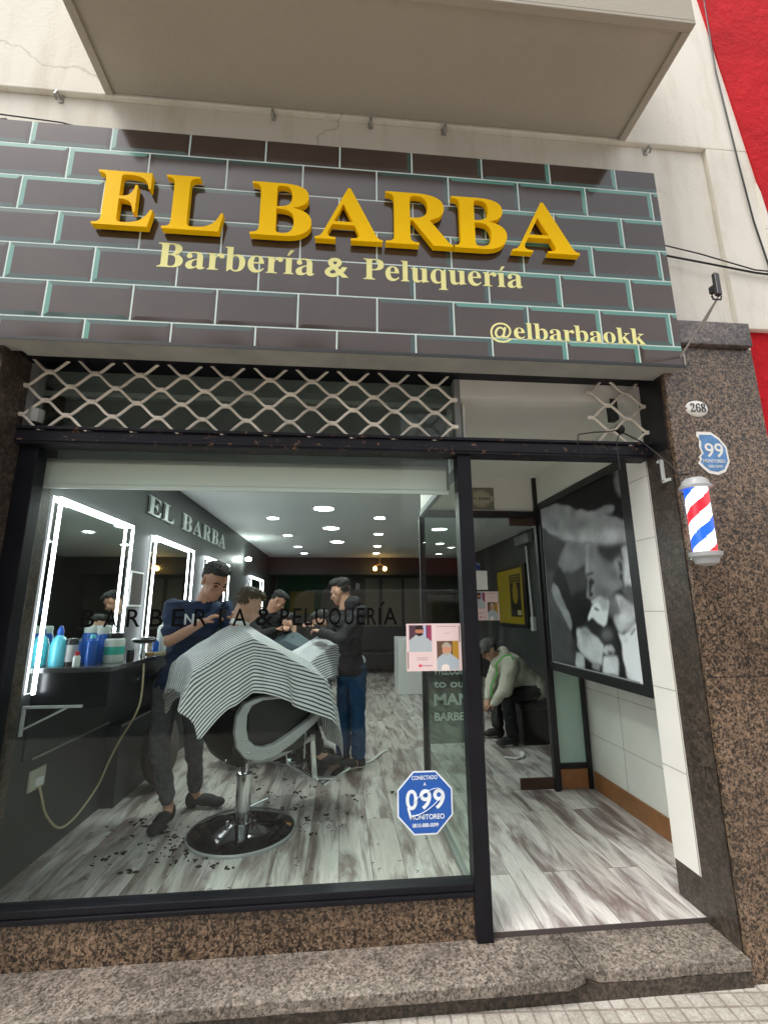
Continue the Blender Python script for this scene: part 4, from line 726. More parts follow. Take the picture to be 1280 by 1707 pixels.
# ---------------- barber chairs
def barber_chair(cx, cy, ang, label, full=True, lift=0.):
    ca, sa = math.cos(ang), math.sin(ang)
    Wf = lambda s, t_, z: (cx+s*ca-t_*sa, cy+s*sa+t_*ca, z+lift)
    t = thing('barber_chair', (cx, cy, 0), label, 'barber chair', 'hydraulic barber chairs')
    b_ = MB(); b_.lathe((cx, cy, 0), [(.345, .0), (.345, .012), (.33, .022), (.2, .045), (.09, .06), (.06, .062)], 48); base = obj('base_plate', b_, 'black_gloss', t, smooth=True)
    b_ = MB(); b_.lathe((cx, cy, 0), [(.352, .0), (.353, .014), (.346, .0205), (.3455, .0130), (.3455, .001)], 48); obj('rim', b_, 'grey_plastic', base, smooth=True)
    b_ = MB(); b_.lathe((cx, cy, 0), [(.062, .062), (.06, .07), (.052, .075), (.052, .36+lift*.5), (.048, .365+lift*.5), (.026, .366+lift*.5), (.026, .47+lift)], 32); obj('column', b_, 'chrome', t, smooth=True)
    b_ = MB(); b_.tube([(cx+.05, cy-.02, .16), (cx+.16, cy+.02, .19)], .006, 8); b_.tube([(cx-.09, cy-.05, .06), (cx-.09, cy-.05, .085)], .012, 8); b_.tube([(cx+.09, cy-.05, .06), (cx+.09, cy-.05, .085)], .012, 8); obj('bolts', b_, 'chrome', t)
    def pris(poly, t0, t1): b = MB(); b.prism(poly, lambda a, c: Wf(a, t0, c), Vector(Wf(0, t1, 0))-Vector(Wf(0, t0, 0))); return b
    obj('seat', pris([(-.16, .50), (.30, .50), (.36, .54), (.36, .61), (.30, .635), (-.16, .635)], -.235, .235), 'black_leather', t, bevel=.03)
    b_ = MB(); nb = 15
    prof = [(.48, .02), (.50, .07), (.58, .115), (.68, .13), (.78, .115), (.815, .085)]
    for z, bul in prof:
        for k in range(nb):
            tt = -1+2*k/(nb-1); b_.v.append(Wf(-.14-bul*math.sqrt(max(0, 1-.72*tt*tt))-(.04*(z-.48)), tt*.285*(1-.25*max(0, .56-z)/.08*.6), z))
    for z, bul in prof:
        for k in range(nb): b_.v.append(Wf(-.11, (-1+2*k/(nb-1))*.285*(1-.25*max(0, .56-z)/.08*.6), z))
    nn = nb*len(prof)
    for o0 in (0, nn):
        for j in range(len(prof)-1):
            for k in range(nb-1): b_.f.append((o0+j*nb+k, o0+j*nb+k+1, o0+(j+1)*nb+k+1, o0+(j+1)*nb+k))
    for j in range(len(prof)-1):
        for k in (0, nb-1): b_.f.append((j*nb+k, (j+1)*nb+k, nn+(j+1)*nb+k, nn+j*nb+k))
    for k in range(nb-1):
        for j in (0, len(prof)-1): b_.f.append((j*nb+k, j*nb+k+1, nn+j*nb+k+1, nn+j*nb+k))
    b_.m = [0]*len(b_.f); sh = obj('back_shell', b_, 'shell_black', t, smooth=True)
    b_ = MB(); [b_.ell(Wf(-.22, tt, z), (.008,)*3, n=8) for tt, z in ((-.22, .53), (-.22, .66), (-.22, .78))]; obj('rivets', b_, 'chrome', sh)
    obj('backrest', pris([(-.20, .815), (-.12, .64), (-.12, 1.0), (-.16, 1.05), (-.24, 1.03)], -.23, .23), 'brown_fabric', t, bevel=.02)
    out = [(-.205, .80), (-.21, .70), (-.19, .61), (-.13, .54), (-.04, .508), (.06, .515), (.20, .58), (.36, .68), (.43, .75), (.42, .82), (.34, .875), (.15, .895), (-.05, .90), (-.16, .87)]
    inn = [(-.105, .80), (-.105, .73), (-.09, .67), (-.05, .635), (.0, .62), (.07, .63), (.18, .67), (.31, .735), (.365, .775), (.36, .815), (.30, .845), (.15, .86), (-.03, .865), (-.085, .845)]
    inn = [(a*.72+p*.28, c*.72+q*.28) for (a, c), (p, q) in zip(inn, out)]
    for sd_ in (-1, 1):
        t0 = sd_*.265; dv = Vector(Wf(0, sd_*.325, 0))-Vector(Wf(0, t0, 0))
        b_ = MB(); b_.loop(out, inn, lambda a, c: Wf(a, t0, c), dv); ar = obj('armrest', b_, 'grey_plastic', t, bevel=.012)
        ti = sd_*.262; b_ = MB(); b_.prism([(a*.97+.003, .7+(c-.7)*.96) for a, c in inn], lambda a, c: Wf(a, ti, c), Vector(Wf(0, sd_*.268, 0))-Vector(Wf(0, ti, 0))); obj('side_panel', b_, 'black_frame', ar)
        b_ = MB(); [b_.ell(Wf(a, sd_*.328, c), (.008,)*3, n=8) for a, c in ((-.155, .66), (-.12, .58), (.02, .56))]; obj('screws', b_, 'chrome', ar)
    b_ = MB(); b_.tube([Wf(-.05, -.2, .49), Wf(.1, -.2, .475), Wf(.42, -.2, .56)], .018, 8); b_.tube([Wf(-.05, .2, .49), Wf(.1, .2, .475), Wf(.42, .2, .56)], .018, 8); b_.tube([Wf(-.05, -.2, .485), Wf(-.05, .2, .485)], .02, 8); b_.tube([Wf(.33, -.23, .62), Wf(.33, -.23, .44)], .006, 6); obj('seat_frame', b_, 'grey_plastic', t, smooth=True)
    b_ = MB()
    for s in (-.2, .2): b_.obox(Wf(.42, s, .43), (ca, sa, 0), (-sa, ca, 0), (.1*ca, .1*sa, -1), .018, .008, .15)
    b_.tube([Wf(.43, -.2, .29), Wf(.62, -.2, .25)], .014, 8); b_.tube([Wf(.43, .2, .29), Wf(.62, .2, .25)], .014, 8); b_.tube([Wf(.44, -.23, .285), Wf(.44, .23, .285)], .013, 8)
    b_.obox(Wf(.62, 0, .262), (ca, sa, .3), (-sa, ca, 0), (-.3*ca, -.3*sa, 1), .12, .21, .008); obj('footrest', b_, 'chrome', t, bevel=.003)
    return Wf
PHI = R(33)
Wc = barber_chair(-.65, 1.12, PHI, 'black and grey barber chair nearest the shop window, on a round chrome-rimmed base')
Wc2 = barber_chair(-.40, 2.75, R(200), 'barber chair at the middle station, left of the barber in jeans')
Wc3 = barber_chair(-.95, 4.9, R(150), 'barber chair at the farthest station by the left wall')
# ---------------- capes
def cape(o, ang, zneck, label, mat='striped_cloth', ulim=(-.62, 1.14), vlim=(-.645, .60), front_slope=.57, back_slope=.62, front_len=.53, back_len=.36, wid=.23, cat='cape', seed=0):
    ca, sa = math.cos(ang), math.sin(ang); NT, NR = 150, 66; verts = []; uvs = []; fs = []
    rs = np.random.default_rng(seed); ph = rs.random(6)*6.28
    def Hf(s, t_):
        if s >= 0: z = -front_slope*min(s, front_len)-3.2*max(0, math.sqrt(max(0, s-front_len+.03)**2+.0009)-.03 if s > front_len-.03 else 0); w_ = wid+.10*min(1, s/front_len)
        else: z = -back_slope*min(-s, back_len)-4.5*max(0, -s-back_len); w_ = wid-.02*min(1, -s/back_len)
        at = math.sqrt(t_*t_+.0045)-.067; z -= .22*min(at, w_)*(1+.6*min(at, w_)/w_)+4.6*max(0, at-w_); return z
    for i in range(NT):
        th = 2*math.pi*i/NT; cu, cv = math.cos(th), math.sin(th)
        Lm = 1e9
        if cu > 1e-6: Lm = min(Lm, ulim[1]/cu)
        if cu < -1e-6: Lm = min(Lm, ulim[0]/cu)
        if cv > 1e-6: Lm = min(Lm, vlim[1]/cv)
        if cv < -1e-6: Lm = min(Lm, vlim[0]/cv)
        r0 = .062; rho, z, arc = r0, zneck+.012, r0; path = [(rho, z, arc)]; ns = 220; ds = (Lm-r0)/ns; keep = []
        for k in range(ns):
            h0 = Hf(rho*cu, rho*cv); h1 = Hf((rho+.004)*cu, (rho+.004)*cv); sl_ = (h0-h1)/.004; sl_ = max(0., sl_)
            dr = ds/math.sqrt(1+sl_*sl_); rho += dr; z -= dr*sl_; arc += ds; keep.append((rho, z, arc, sl_))
        for j in range(NR+1):
            if j == 0: rho, z, arc, sl_ = r0, zneck+.012, r0, 0
            else: rho, z, arc, sl_ = keep[min(ns-1, int(j/NR*ns)-1)]
            steep = min(1, max(0, (zneck-z-.18)/.35)); fold = steep*(.026*math.sin(th*9+ph[0]+arc*3)+.018*math.sin(th*17+ph[1])+.010*math.sin(th*29+ph[2]))
            wr = .0025*math.sin(arc*30+th*4+ph[3])*min(1, arc/.2)+.003*math.sin(arc*15-th*5+ph[4])
            rr = rho+fold; verts.append((o[0]+rr*cu*ca-rr*cv*sa, o[1]+rr*cu*sa+rr*cv*ca, z+wr)); uvs.append((arc*cu+5, arc*cv+5))
    for i in range(NT):
        for j in range(NR): a = i*(NR+1)+j; c = ((i+1) % NT)*(NR+1)+j; fs.append((a, a+1, c+1, c))
    me = bpy.data.meshes.new('cape'); me.from_pydata([Vector(p)-Vector(o) for p in verts], [], fs); me.materials.append(MATS[mat])
    ul = me.uv_layers.new(name='UVMap')
    for p in me.polygons:
        p.use_smooth = True
        for li, vi in zip(p.loop_indices, p.vertices): ul.data[li].uv = uvs[vi]
    ob = bpy.data.objects.new('cape', me); COL.objects.link(ob); ob.location = o
    sm = ob.modifiers.new('s', 'SOLIDIFY'); sm.thickness = .002
    return tag(ob, label, cat, 'haircut capes')
cape(Vector(Wc(-.11, 0, 1.335)), PHI, 1.335, 'navy and white striped cape over the seated customer nearest the window')
cape(Vector((-.16, 2.50, 1.19)), R(200), 1.19, 'navy and white striped cape on the customer at the middle station', front_len=.42, ulim=(-.4, .8), seed=3)
cape(Vector((-.62, 3.55, 1.17)), R(170), 1.17, 'plain grey blue gown on the customer at the far station', 'gown_blue', front_len=.40, ulim=(-.4, .75), seed=5)
# ---------------- people
def person(label, J, hf, head, bulk=0., hs=1.0, skin='skin', hair='hair', shirt='black_cloth', trousers='black_cloth', shoes='shoe', sleeves='short', fingers='grip', hairstyle='short', hood=False, legs=True, scale=1.0, grp=None, cap=None):
    """J: joints; hf: facing vector of the head; head: centre of the head"""
    V_ = {k: Vector(v) for k, v in J.items()}; H = Vector(head); f = Vector(hf).normalized(); up = Vector((0, 0, 1)); r = f.cross(up).normalized(); u = r.cross(f).normalized()
    base = V_.get('an_r', V_['pelvis']); t = thing('person', (V_['pelvis'].x, V_['pelvis'].y, 0), label, 'person', grp)
    hp = lambda a, b_, c: H+r*a+f*b_+u*c
    def sc(mb):
        if hs != 1: mb.v = [tuple(H+(Vector(p)-H)*hs) for p in mb.v]
    m_ = MB()
    m_.ell(hp(0, -.012, .030), (.076, .096, .088), r, f, u); m_.ell(hp(0, .022, -.045), (.058, .064, .062), r, f, u); m_.ell(hp(0, .058, -.092), (.030, .022, .020), r, f, u)
    m_.ell(hp(0, .074, .022), (.052, .016, .012), r, f, u); m_.cap(hp(0, .080, .012), .009, hp(0, .104, -.026), .014); m_.ell(hp(.014, .088, -.03), (.010, .012, .009), r, f, u); m_.ell(hp(-.014, .088, -.03), (.010, .012, .009), r, f, u)
    m_.ell(hp(0, .082, -.055), (.024, .012, .007), r, f, u); m_.ell(hp(0, .079, -.068), (.022, .012, .008), r, f, u)
    for s in (-1, 1): m_.ell(hp(s*.079, -.012, -.005), (.010, .022, .034), r, f+r*s*.35, u); m_.ell(hp(s*.038, .062, -.022), (.026, .02, .022), r, f, u)
    sc(m_)
    m_.cap(hp(0, -.03, -.055), .055, V_['neck']-up*.03, .066)
    ch, pe = V_['chest'], V_['pelvis']; sr, sl_ = V_['sh_r'], V_['sh_l']; ax = (sl_-sr).normalized(); tup = (ch-pe).normalized(); fr_ = tup.cross(ax)
    def torso(m, g):
        m.ell(ch, (.165+g, .105+g, .17+g), ax, fr_, tup); m.ell((ch+pe)/2, (.145+g, .095+g, .18+g), ax, fr_, tup); m.ell(pe, (.155+g, .11+g, .12+g), ax, fr_, tup)
        m.cap(sr+(ch-sr)*.15, .052+g, sl_+(ch-sl_)*.15, .052+g); m.cap(V_['neck']-up*.05, .055+g, ch, .10)
    torso(m_, -.008)
    for s in ('r', 'l'):
        sh, el, wr = V_['sh_'+s], V_['el_'+s], V_['wr_'+s]; m_.cap(sh, .048, el, .037); m_.cap(el, .038, el.lerp(wr, .35), .039); m_.cap(el.lerp(wr, .35), .039, wr, .025)
        hd = (wr-el).normalized(); side = Vector(J.get('palm_'+s, (0, 0, -1))).normalized(); lat = hd.cross(side).normalized(); side = lat.cross(hd).normalized()
        pc_ = wr+hd*.050; m_.ell(pc_, (.040, .015, .050), lat, side, hd)
        for k, (ln, of) in enumerate(((.068, -.030), (.076, -.010), (.072, .010), (.056, .029))):
            b0 = wr+hd*.085+lat*of; cu = .5+.12*k if fingers == 'grip' else .25
            b1 = b0+(hd*math.cos(cu)+side*math.sin(cu))*ln*.5; b2 = b1+(hd*math.cos(cu*2.2)+side*math.sin(cu*2.2))*ln*.5
            m_.cap(b0, .0092, b1, .0086, 8); m_.cap(b1, .0086, b2, .0074, 8)
        b0 = wr+hd*.03-lat*.034; b1 = b0+(hd*.6-lat*.7+side*.4).normalized()*.034; b2 = b1+(hd*.9+side*.5-lat*.1).normalized()*.030; m_.cap(b0, .012, b1, .0105, 8); m_.cap(b1, .0105, b2, .0085, 8)
    if legs:
        for s in ('r', 'l'):
            hi, kn, an, to = V_['hi_'+s], V_['kn_'+s], V_['an_'+s], V_['to_'+s]; m_.cap(hi, .078, kn, .052); m_.cap(kn, .052, kn.lerp(an, .35), .052); m_.cap(kn.lerp(an, .35), .052, an, .036); m_.cap(an-up*.03, .035, to.lerp(an, .35), .032)
    body = obj('body', remesh(m_, .0085, 2), skin, t, smooth=True)
    # face details
    for s in (-1, 1):
        b_ = MB(); b_.ell(hp(s*.033, .0775, .003), (.014, .006, .006), r, f, u, 10); sc(b_); obj('eye', b_, 'ink', t, smooth=True)
    b_ = MB()
    for s in (-1, 1): b_.tube([hp(s*.015, .090, .024), hp(s*.034, .089, .031), hp(s*.055, .074, .024)], [.004, .005, .003], 6)
    sc(b_); obj('eyebrows', b_, hair, t)
    m_ = MB()
    if cap:
        m_.ell(hp(0, -.012, .050), (.088, .108, .086), r, f, u); m_.ell(hp(0, .085, .045), (.062, .05, .010), r, f, u-f*.2)
        obj('cap', remesh(m_, .008, 2), cap, t, smooth=True)
        m_ = MB(); m_.ell(hp(0, -.045, .0), (.080, .066, .055), r, f, u); obj('hair', remesh(m_, .01, 1), hair, t, smooth=True)
    else:
        m_.ell(hp(0, -.030, .062), (.079, .088, .070), r, f, u); m_.ell(hp(0, .012, .098), (.068, .082, .040), r, f, u); m_.ell(hp(0, -.046, .020), (.074, .060, .058), r, f, u)
        for k in range(60):
            a_, e_ = rng.random()*6.283, rng.random()*.9+.35; d_ = (r*math.cos(a_)*math.cos(e_)*.070+f*math.sin(a_)*math.cos(e_)*.085+u*(.055*math.sin(e_)+.062)); m_.ell(H-f*.012+d_, (.016, .018, .012), r, f, u, 6)
        sc(m_)
        obj('hair', remesh(m_, .006, 1, hairy=.009), hair, t, smooth=True)
    # clothes
    m_ = MB(); torso(m_, .008+bulk)
    if sleeves == 'short': [m_.cap(V_['sh_'+s], .062, V_['sh_'+s].lerp(V_['el_'+s], .72), .056) for s in 'rl']
    else:
        for s in 'rl': m_.cap(V_['sh_'+s], .064+bulk, V_['el_'+s], .054+bulk*.7); m_.cap(V_['el_'+s], .055+bulk*.7, V_['el_'+s].lerp(V_['wr_'+s], .92), .040)
    m_.ell(pe-tup*.03, (.172, .125, .12), ax, fr_, tup)
    if hood: m_.ell(V_['neck']-f*.07+up*.0, (.105, .075, .07), ax, fr_, tup)
    obj('hoodie' if hood else 'shirt', remesh(m_, .012, 3, wr=.008 if bulk else .014, fq=7), shirt, t, smooth=True)
    if legs:
        m_ = MB(); m_.ell(pe-tup*.06, (.160, .118, .11), ax, fr_, tup)
        for s in 'rl':
            hi, kn, an = V_['hi_'+s], V_['kn_'+s], V_['an_'+s]; m_.cap(hi, .092, kn, .066); m_.cap(kn, .066, an+(kn-an)*.14, .050 if trousers == 'grey_cloth' else .068)
        obj('trousers', remesh(m_, .012, 3, wr=.009, fq=9), trousers, t, smooth=True)
        for s in 'rl':
            an, to = V_['an_'+s], V_['to_'+s]; d = (to-an); d.z = 0; d = d.normalized(); lt = d.cross(up); an0 = Vector((an.x, an.y, to.z))
            m_ = MB(); m_.ell(an0-d*.02+up*.035, (.044, .052, .062), lt, d, up); m_.ell(an0.lerp(to, .42)+up*.034, (.050, .098, .042), lt, d, up); m_.ell(to-d*.03+up*.020, (.052, .072, .034), lt, d, up)
            so_ = obj('shoe', remesh(m_, .008, 2), shoes, t, smooth=True)
            if trousers == 'denim':
                m_ = MB(); m_.ell(an0-d*.02, (.044, .05, .014), lt, d, up); m_.ell(an0.lerp(to, .55), (.048, .11, .014), lt, d, up); obj('sole', remesh(m_, .008, 1), 'white_rubber', so_, smooth=True)
    return t
bt = person('barber in a navy T-shirt and grey joggers clipping the hair of the nearest customer',
    dict(pelvis=(-1.20, 1.34, .97), chest=(-1.13, 1.36, 1.35), neck=(-1.065, 1.345, 1.555), sh_r=(-1.285, 1.30, 1.49), sh_l=(-.93, 1.44, 1.47), el_r=(-1.235, 1.13, 1.235), wr_r=(-.99, 1.10, 1.375), palm_r=(.2, .3, -1),
         el_l=(-.86, 1.38, 1.20), wr_l=(-.80, 1.22, 1.37), palm_l=(0, -.5, -1), hi_r=(-1.285, 1.31, .92), hi_l=(-1.12, 1.38, .92), kn_r=(-1.285, 1.27, .50), kn_l=(-1.10, 1.45, .50), an_r=(-1.205, 1.33, .10), an_l=(-1.09, 1.55, .10), to_r=(-1.215, 1.10, .02), to_l=(-.90, 1.53, .02)),
    (.62, -.60, -.50), (-.985, 1.29, 1.672), hs=1.16, shirt='navy_cloth', trousers='grey_cloth', sleeves='short')
mbt = MB(); fd = Vector((.38, -.92, -.05)).normalized(); rd = Vector((.92, .38, 0)).normalized(); ud = rd.cross(fd)*-1
ud = fd.cross(rd); ud = ud if ud.z > 0 else -ud; og = Vector((-1.13, 1.36, 1.36))+fd*.138-rd*.09+ud*.0
text_mb('NV', lambda x, y, z: og+rd*x+ud*y+fd*z, w=.13, h=.075, thick=.05, offset=.01, mb=mbt); obj('shirt_letters', mbt, 'white_ink', bt)
b_ = MB(); b_.cap((-.93, 1.10, 1.41), .018, (-.85, 1.12, 1.44), .015); b_.box(-.86, -.835, 1.105, 1.135, 1.43, 1.45)
tag(obj('hair_clipper', b_, 'desk_black', loc=(-.9, 1.1, 1.42)), 'small black hair clipper in the hand of the barber in navy', 'clipper')
W1 = lambda s, t_, z: Wc(s, t_, z)
person('seated customer with short brown hair and bowed head, under the striped cape nearest the window',
    dict(pelvis=W1(-.02, 0, .74), chest=W1(-.14, 0, 1.06), neck=W1(-.10, 0, 1.34), sh_r=W1(-.12, -.165, 1.22), sh_l=W1(-.12, .165, 1.22), el_r=W1(.02, -.20, 1.0), wr_r=W1(.20, -.10, .93), el_l=W1(.02, .20, 1.0), wr_l=W1(.20, .10, .93),
         hi_r=W1(.02, -.09, .72), hi_l=W1(.02, .09, .72), kn_r=W1(.36, -.12, .78), kn_l=W1(.36, .12, .78), an_r=W1(.50, -.1, .42), an_l=W1(.50, .1, .42), to_r=W1(.68, -.1, .32), to_l=W1(.68, .1, .32)),
    (math.cos(PHI)*.85, math.sin(PHI)*.85, -.42), W1(-.035, 0, 1.485), skin='skin_pale', hair='brown_hair', shirt='black_cloth', trousers='black_cloth')
b_ = MB(); o0 = Vector(W1(-.10, 0, 1.345)); b_.lathe(o0, [(.063, 0), (.072, .0), (.066, .035), (.060, .035)], 28, (.25, .15, 1)); tag(obj('neck_strip', b_, 'trim_white', loc=tuple(o0), smooth=True), 'white paper neck strip between cape and neck of the nearest customer', 'neck strip')
person('barber in black hoodie and blue jeans standing at the middle station',
    dict(pelvis=(.09, 2.24, .93), chest=(.07, 2.25, 1.28), neck=(.04, 2.27, 1.49), sh_r=(.02, 2.43, 1.42), sh_l=(.19, 2.13, 1.42), el_r=(-.16, 2.42, 1.20), wr_r=(-.26, 2.42, 1.27), el_l=(.0, 2.05, 1.17), wr_l=(-.20, 2.22, 1.24),
         hi_r=(.05, 2.31, .88), hi_l=(.15, 2.18, .88), kn_r=(.03, 2.36, .48), kn_l=(.16, 2.22, .48), an_r=(.03, 2.42, .09), an_l=(.17, 2.26, .09), to_r=(-.12, 2.38, .025), to_l=(-.04, 2.19, .025)),
    (-.85, .42, -.30), (-.015, 2.29, 1.625), hs=1.08, shirt='black_cloth', trousers='denim', sleeves='long', hood=True)
person('seated customer at the middle station, mostly hidden behind the barber in jeans',
    dict(pelvis=(-.30, 2.62, .60), chest=(-.22, 2.55, .92), neck=(-.17, 2.51, 1.18), sh_r=(-.20, 2.69, 1.10), sh_l=(-.10, 2.36, 1.10), el_r=(-.35, 2.72, .85), wr_r=(-.48, 2.6, .80), el_l=(-.28, 2.28, .85), wr_l=(-.46, 2.35, .80),
         hi_r=(-.32, 2.72, .58), hi_l=(-.30, 2.5, .58), kn_r=(-.70, 2.58, .60), kn_l=(-.68, 2.4, .60), an_r=(-.85, 2.55, .28), an_l=(-.82, 2.38, .28), to_r=(-.99, 2.5, .22), to_l=(-.96, 2.33, .22)),
    (-.9, -.3, -.4), (-.21, 2.50, 1.315), skin='skin_pale')
person('barber in black at the far station, head bent, beyond the nearest customer',
    dict(pelvis=(-.98, 3.62, .95), chest=(-.92, 3.60, 1.28), neck=(-.88, 3.58, 1.46), sh_r=(-1.06, 3.52, 1.38), sh_l=(-.76, 3.68, 1.38), el_r=(-1.0, 3.36, 1.15), wr_r=(-.80, 3.38, 1.22), el_l=(-.66, 3.6, 1.16), wr_l=(-.66, 3.45, 1.22),
         hi_r=(-1.05, 3.6, .9), hi_l=(-.9, 3.66, .9), kn_r=(-1.05, 3.6, .5), kn_l=(-.9, 3.66, .5), an_r=(-1.05, 3.64, .09), an_l=(-.9, 3.7, .09), to_r=(-1.0, 3.5, .025), to_l=(-.82, 3.58, .025)),
    (.80, -.1, -.7), (-.80, 3.54, 1.565), shirt='black_cloth', trousers='black_cloth', sleeves='long')
person('customer in a grey blue gown at the far station',
    dict(pelvis=(-.75, 3.55, .58), chest=(-.67, 3.56, .90), neck=(-.63, 3.56, 1.16), sh_r=(-.66, 3.72, 1.08), sh_l=(-.62, 3.40, 1.08), el_r=(-.78, 3.75, .85), wr_r=(-.9, 3.65, .8), el_l=(-.75, 3.36, .85), wr_l=(-.88, 3.42, .8),
         hi_r=(-.77, 3.64, .56), hi_l=(-.75, 3.46, .56), kn_r=(-1.15, 3.66, .58), kn_l=(-1.12, 3.5, .58), an_r=(-1.25, 3.66, .28), an_l=(-1.2, 3.5, .28), to_r=(-1.4, 3.68, .22), to_l=(-1.36, 3.52, .22)),
    (-.9, -.2, -.3), (-.66, 3.56, 1.285), skin='skin_pale')
wt = person('person in cream jacket and grey cap bent forward on a bench behind the entrance door',
    dict(pelvis=(2.20, 3.0, .56), chest=(1.98, 3.0, .78), neck=(1.82, 3.0, .90), sh_r=(1.90, 3.14, .86), sh_l=(1.90, 2.84, .84), el_r=(1.78, 3.18, .60), wr_r=(1.68, 3.05, .44), el_l=(1.80, 2.78, .58), wr_l=(1.68, 2.88, .42),
         hi_r=(2.16, 3.12, .54), hi_l=(2.16, 2.88, .54), kn_r=(1.80, 3.16, .50), kn_l=(1.82, 2.80, .50), an_r=(1.82, 3.16, .09), an_l=(1.86, 2.80, .09), to_r=(1.68, 3.16, .025), to_l=(1.70, 2.78, .025)),
    (-.78, -.1, -.62), (1.70, 2.99, .985), bulk=.035, shirt='cream_cloth', trousers='black_cloth', sleeves='long', cap='cap_grey', hood=True)
b_ = MB(); b_.tube([(1.80, 2.80, .93), (1.72, 2.82, .84), (1.72, 2.80, .74), (1.66, 2.84, .62), (1.66, 2.84, .5)], .008, 6); b_.tube([(1.80, 2.80, .93), (1.88, 2.77, .95), (1.90, 2.76, .90)], .008, 6); obj('green_strap', b_, 'green_cord', wt)
t = thing('bench', (2.2, 3.0, 0), 'low black bench under the person in the cream jacket', 'bench')
b_ = MB(); b_.box(1.95, 2.6, 2.78, 3.4, .36, .44); obj('seat', b_, 'black_leather', t, bevel=.02); b_ = MB(); b_.box(1.98, 2.57, 2.81, 3.37, .0, .358); obj('base', b_, 'black_frame', t, bevel=.004)
# right-hand wall of the salon
t = thing('yellow_poster', (3.08, 5.85, 1.15), 'yellow printed poster in a black frame on the right wall', 'poster')
def yp_fn(U, V):
    c = np.ones(U.shape+(3,))*np.array([.34, .25, .015]); c[(U > .5) & (U < .92) & (V > .12) & (V < .9)] = (.03, .028, .02); d = ((U-.7)/.09)**2+((V-.55)/.2)**2 < 1; c[d] = (.28, .2, .02)
    for v0 in (.75, .8, .85): c[(U > .55) & (U < .88) & (abs(V-v0) < .012)] = (.3, .22, .02)
    c[(U > .75) & (U < .9) & (V > .15) & (V < .25)] = (.4, .36, .2); return c
painted('print', 50, 60, yp_fn, lambda u, v: (3.075, 6.55-1.30*u, 1.19+.97*v), t, .003)
b_ = MB(); b_.loop([(6.60, 1.14), (5.10, 1.14), (5.10, 2.21), (6.60, 2.21)], [(6.55, 1.19), (5.25, 1.19), (5.25, 2.16), (6.55, 2.16)], lambda a, c: (3.06, a, c), (.038, 0, 0)); obj('frame', b_, 'black_frame', t)
b_ = MB(); b_.box(3.0, 3.098, 4.75, 5.35, 2.52, 2.68); tag(obj('electric_box', b_, 'grey_board', loc=(3.05, 5, 2.5), bevel=.02), 'grey box high on the right wall inside the salon', 'box')
b_ = MB(); b_.tube([(3.07, 5.0, 2.48), (3.07, 4.93, 1.3)], .018, 8); b_.box(3.05, 3.098, 4.88, 4.98, 1.1, 1.32); tag(obj('wall_pipe', b_, 'bracket_white', loc=(3.07, 5, 1.1)), 'white pipe running down the right wall to a small box', 'pipe')
b_ = MB(); b_.tube([(1.62, 2.42, .012), (1.72, 2.36, .012), (1.80, 2.40, .014), (1.84, 2.5, .02)], [.012, .016, .018, .03], 8, .5); tag(obj('paper_scrap', b_, 'trim_white', loc=(1.7, 2.4, 0)), 'curled white paper scrap on the floor behind the entrance door', 'paper')
b_ = MB(); b_.tube([(.18, 2.35, .008), (.30, 2.45, .008), (.42, 2.7, .01), (.5, 2.8, .01)], [.01, .02, .02, .01], 8, .4); tag(obj('paper_scrap', b_, 'trim_white', loc=(.3, 2.5, 0)), 'torn strip of white paper on the floor beside the jeans of the barber', 'paper')
# welcome board behind the partition
t = thing('welcome_board', (.95, 1.9, .3), 'dark board with white chalk lettering behind the glass partition', 'board')
b_ = MB(); b_.box(.80, 1.30, 1.95, 1.97, .28, 1.10); obj('panel', b_, 'board_glass', t); mbt = MB()
for s_, z, h_ in (('WELCOME', .86, .085), ('to our', .75, .06), ('MAN', .60, .10), ('BARBER', .47, .07)): text_mb(s_, front(.84, z, 1.945), w=.34, h=h_, thick=.001, offset=.028, mb=mbt)
obj('chalk_text', mbt, 'chalk', t)
# back of the salon
t = thing('wall_banner', (-1.4, 10.25, 1.6), 'dark green and yellow banner on the back wall', 'banner')
b_ = MB(); b_.prism([(-1.75, 1.35), (-1.75, 2.35), (-.2, 2.35), (-.55, 1.9), (-.6, 1.35)], fy(10.28), (0, .01, 0)); obj('green_cloth', b_, 'banner_green', t)
b_ = MB(); b_.prism([(-1.4, 1.35), (-1.4, 1.95), (-.75, 1.95), (-.75, 1.35)], fy(10.26), (0, .01, 0)); obj('yellow_patch', b_, 'banner_yellow', t)
t = thing('round_logo', (.42, 10.25, 2.05), 'round emblem with a letter B on the back wall', 'emblem')
b_ = MB(); b_.loop([(.42+.22*math.cos(a), 2.08+.22*math.sin(a)) for a in np.linspace(0, 6.283, 29)[:-1]], [(.42+.20*math.cos(a), 2.08+.20*math.sin(a)) for a in np.linspace(0, 6.283, 29)[:-1]], fy(10.27), (0, .02, 0)); obj('ring', b_, 'desk_black', t)
obj('letter', text_mb(BOLD('B'), front(.36, 2.0, 10.28), w=.12, h=.16, thick=.01), 'trim_white', t)
for k, (a, c) in enumerate(((.62, 1.0), (1.1, 1.62), (1.7, 2.3))):
    b_ = MB(); b_.prism([(a, .9), (c, .9), (c, 2.3), (a, 2.3)], fy(10.2), (0, .03, 0)); tag(obj('wall_panel', b_, 'curtain', loc=(a, 10.2, .9)), ['narrow', 'middle', 'rightmost'][k]+' beige panel on the back wall under the beam', 'panel', 'beige panels on the back wall')
t = thing('chandelier', (.95, 8.9, 2.4), 'small lamp with two warm bulbs hanging under the rear beam', 'lamp')
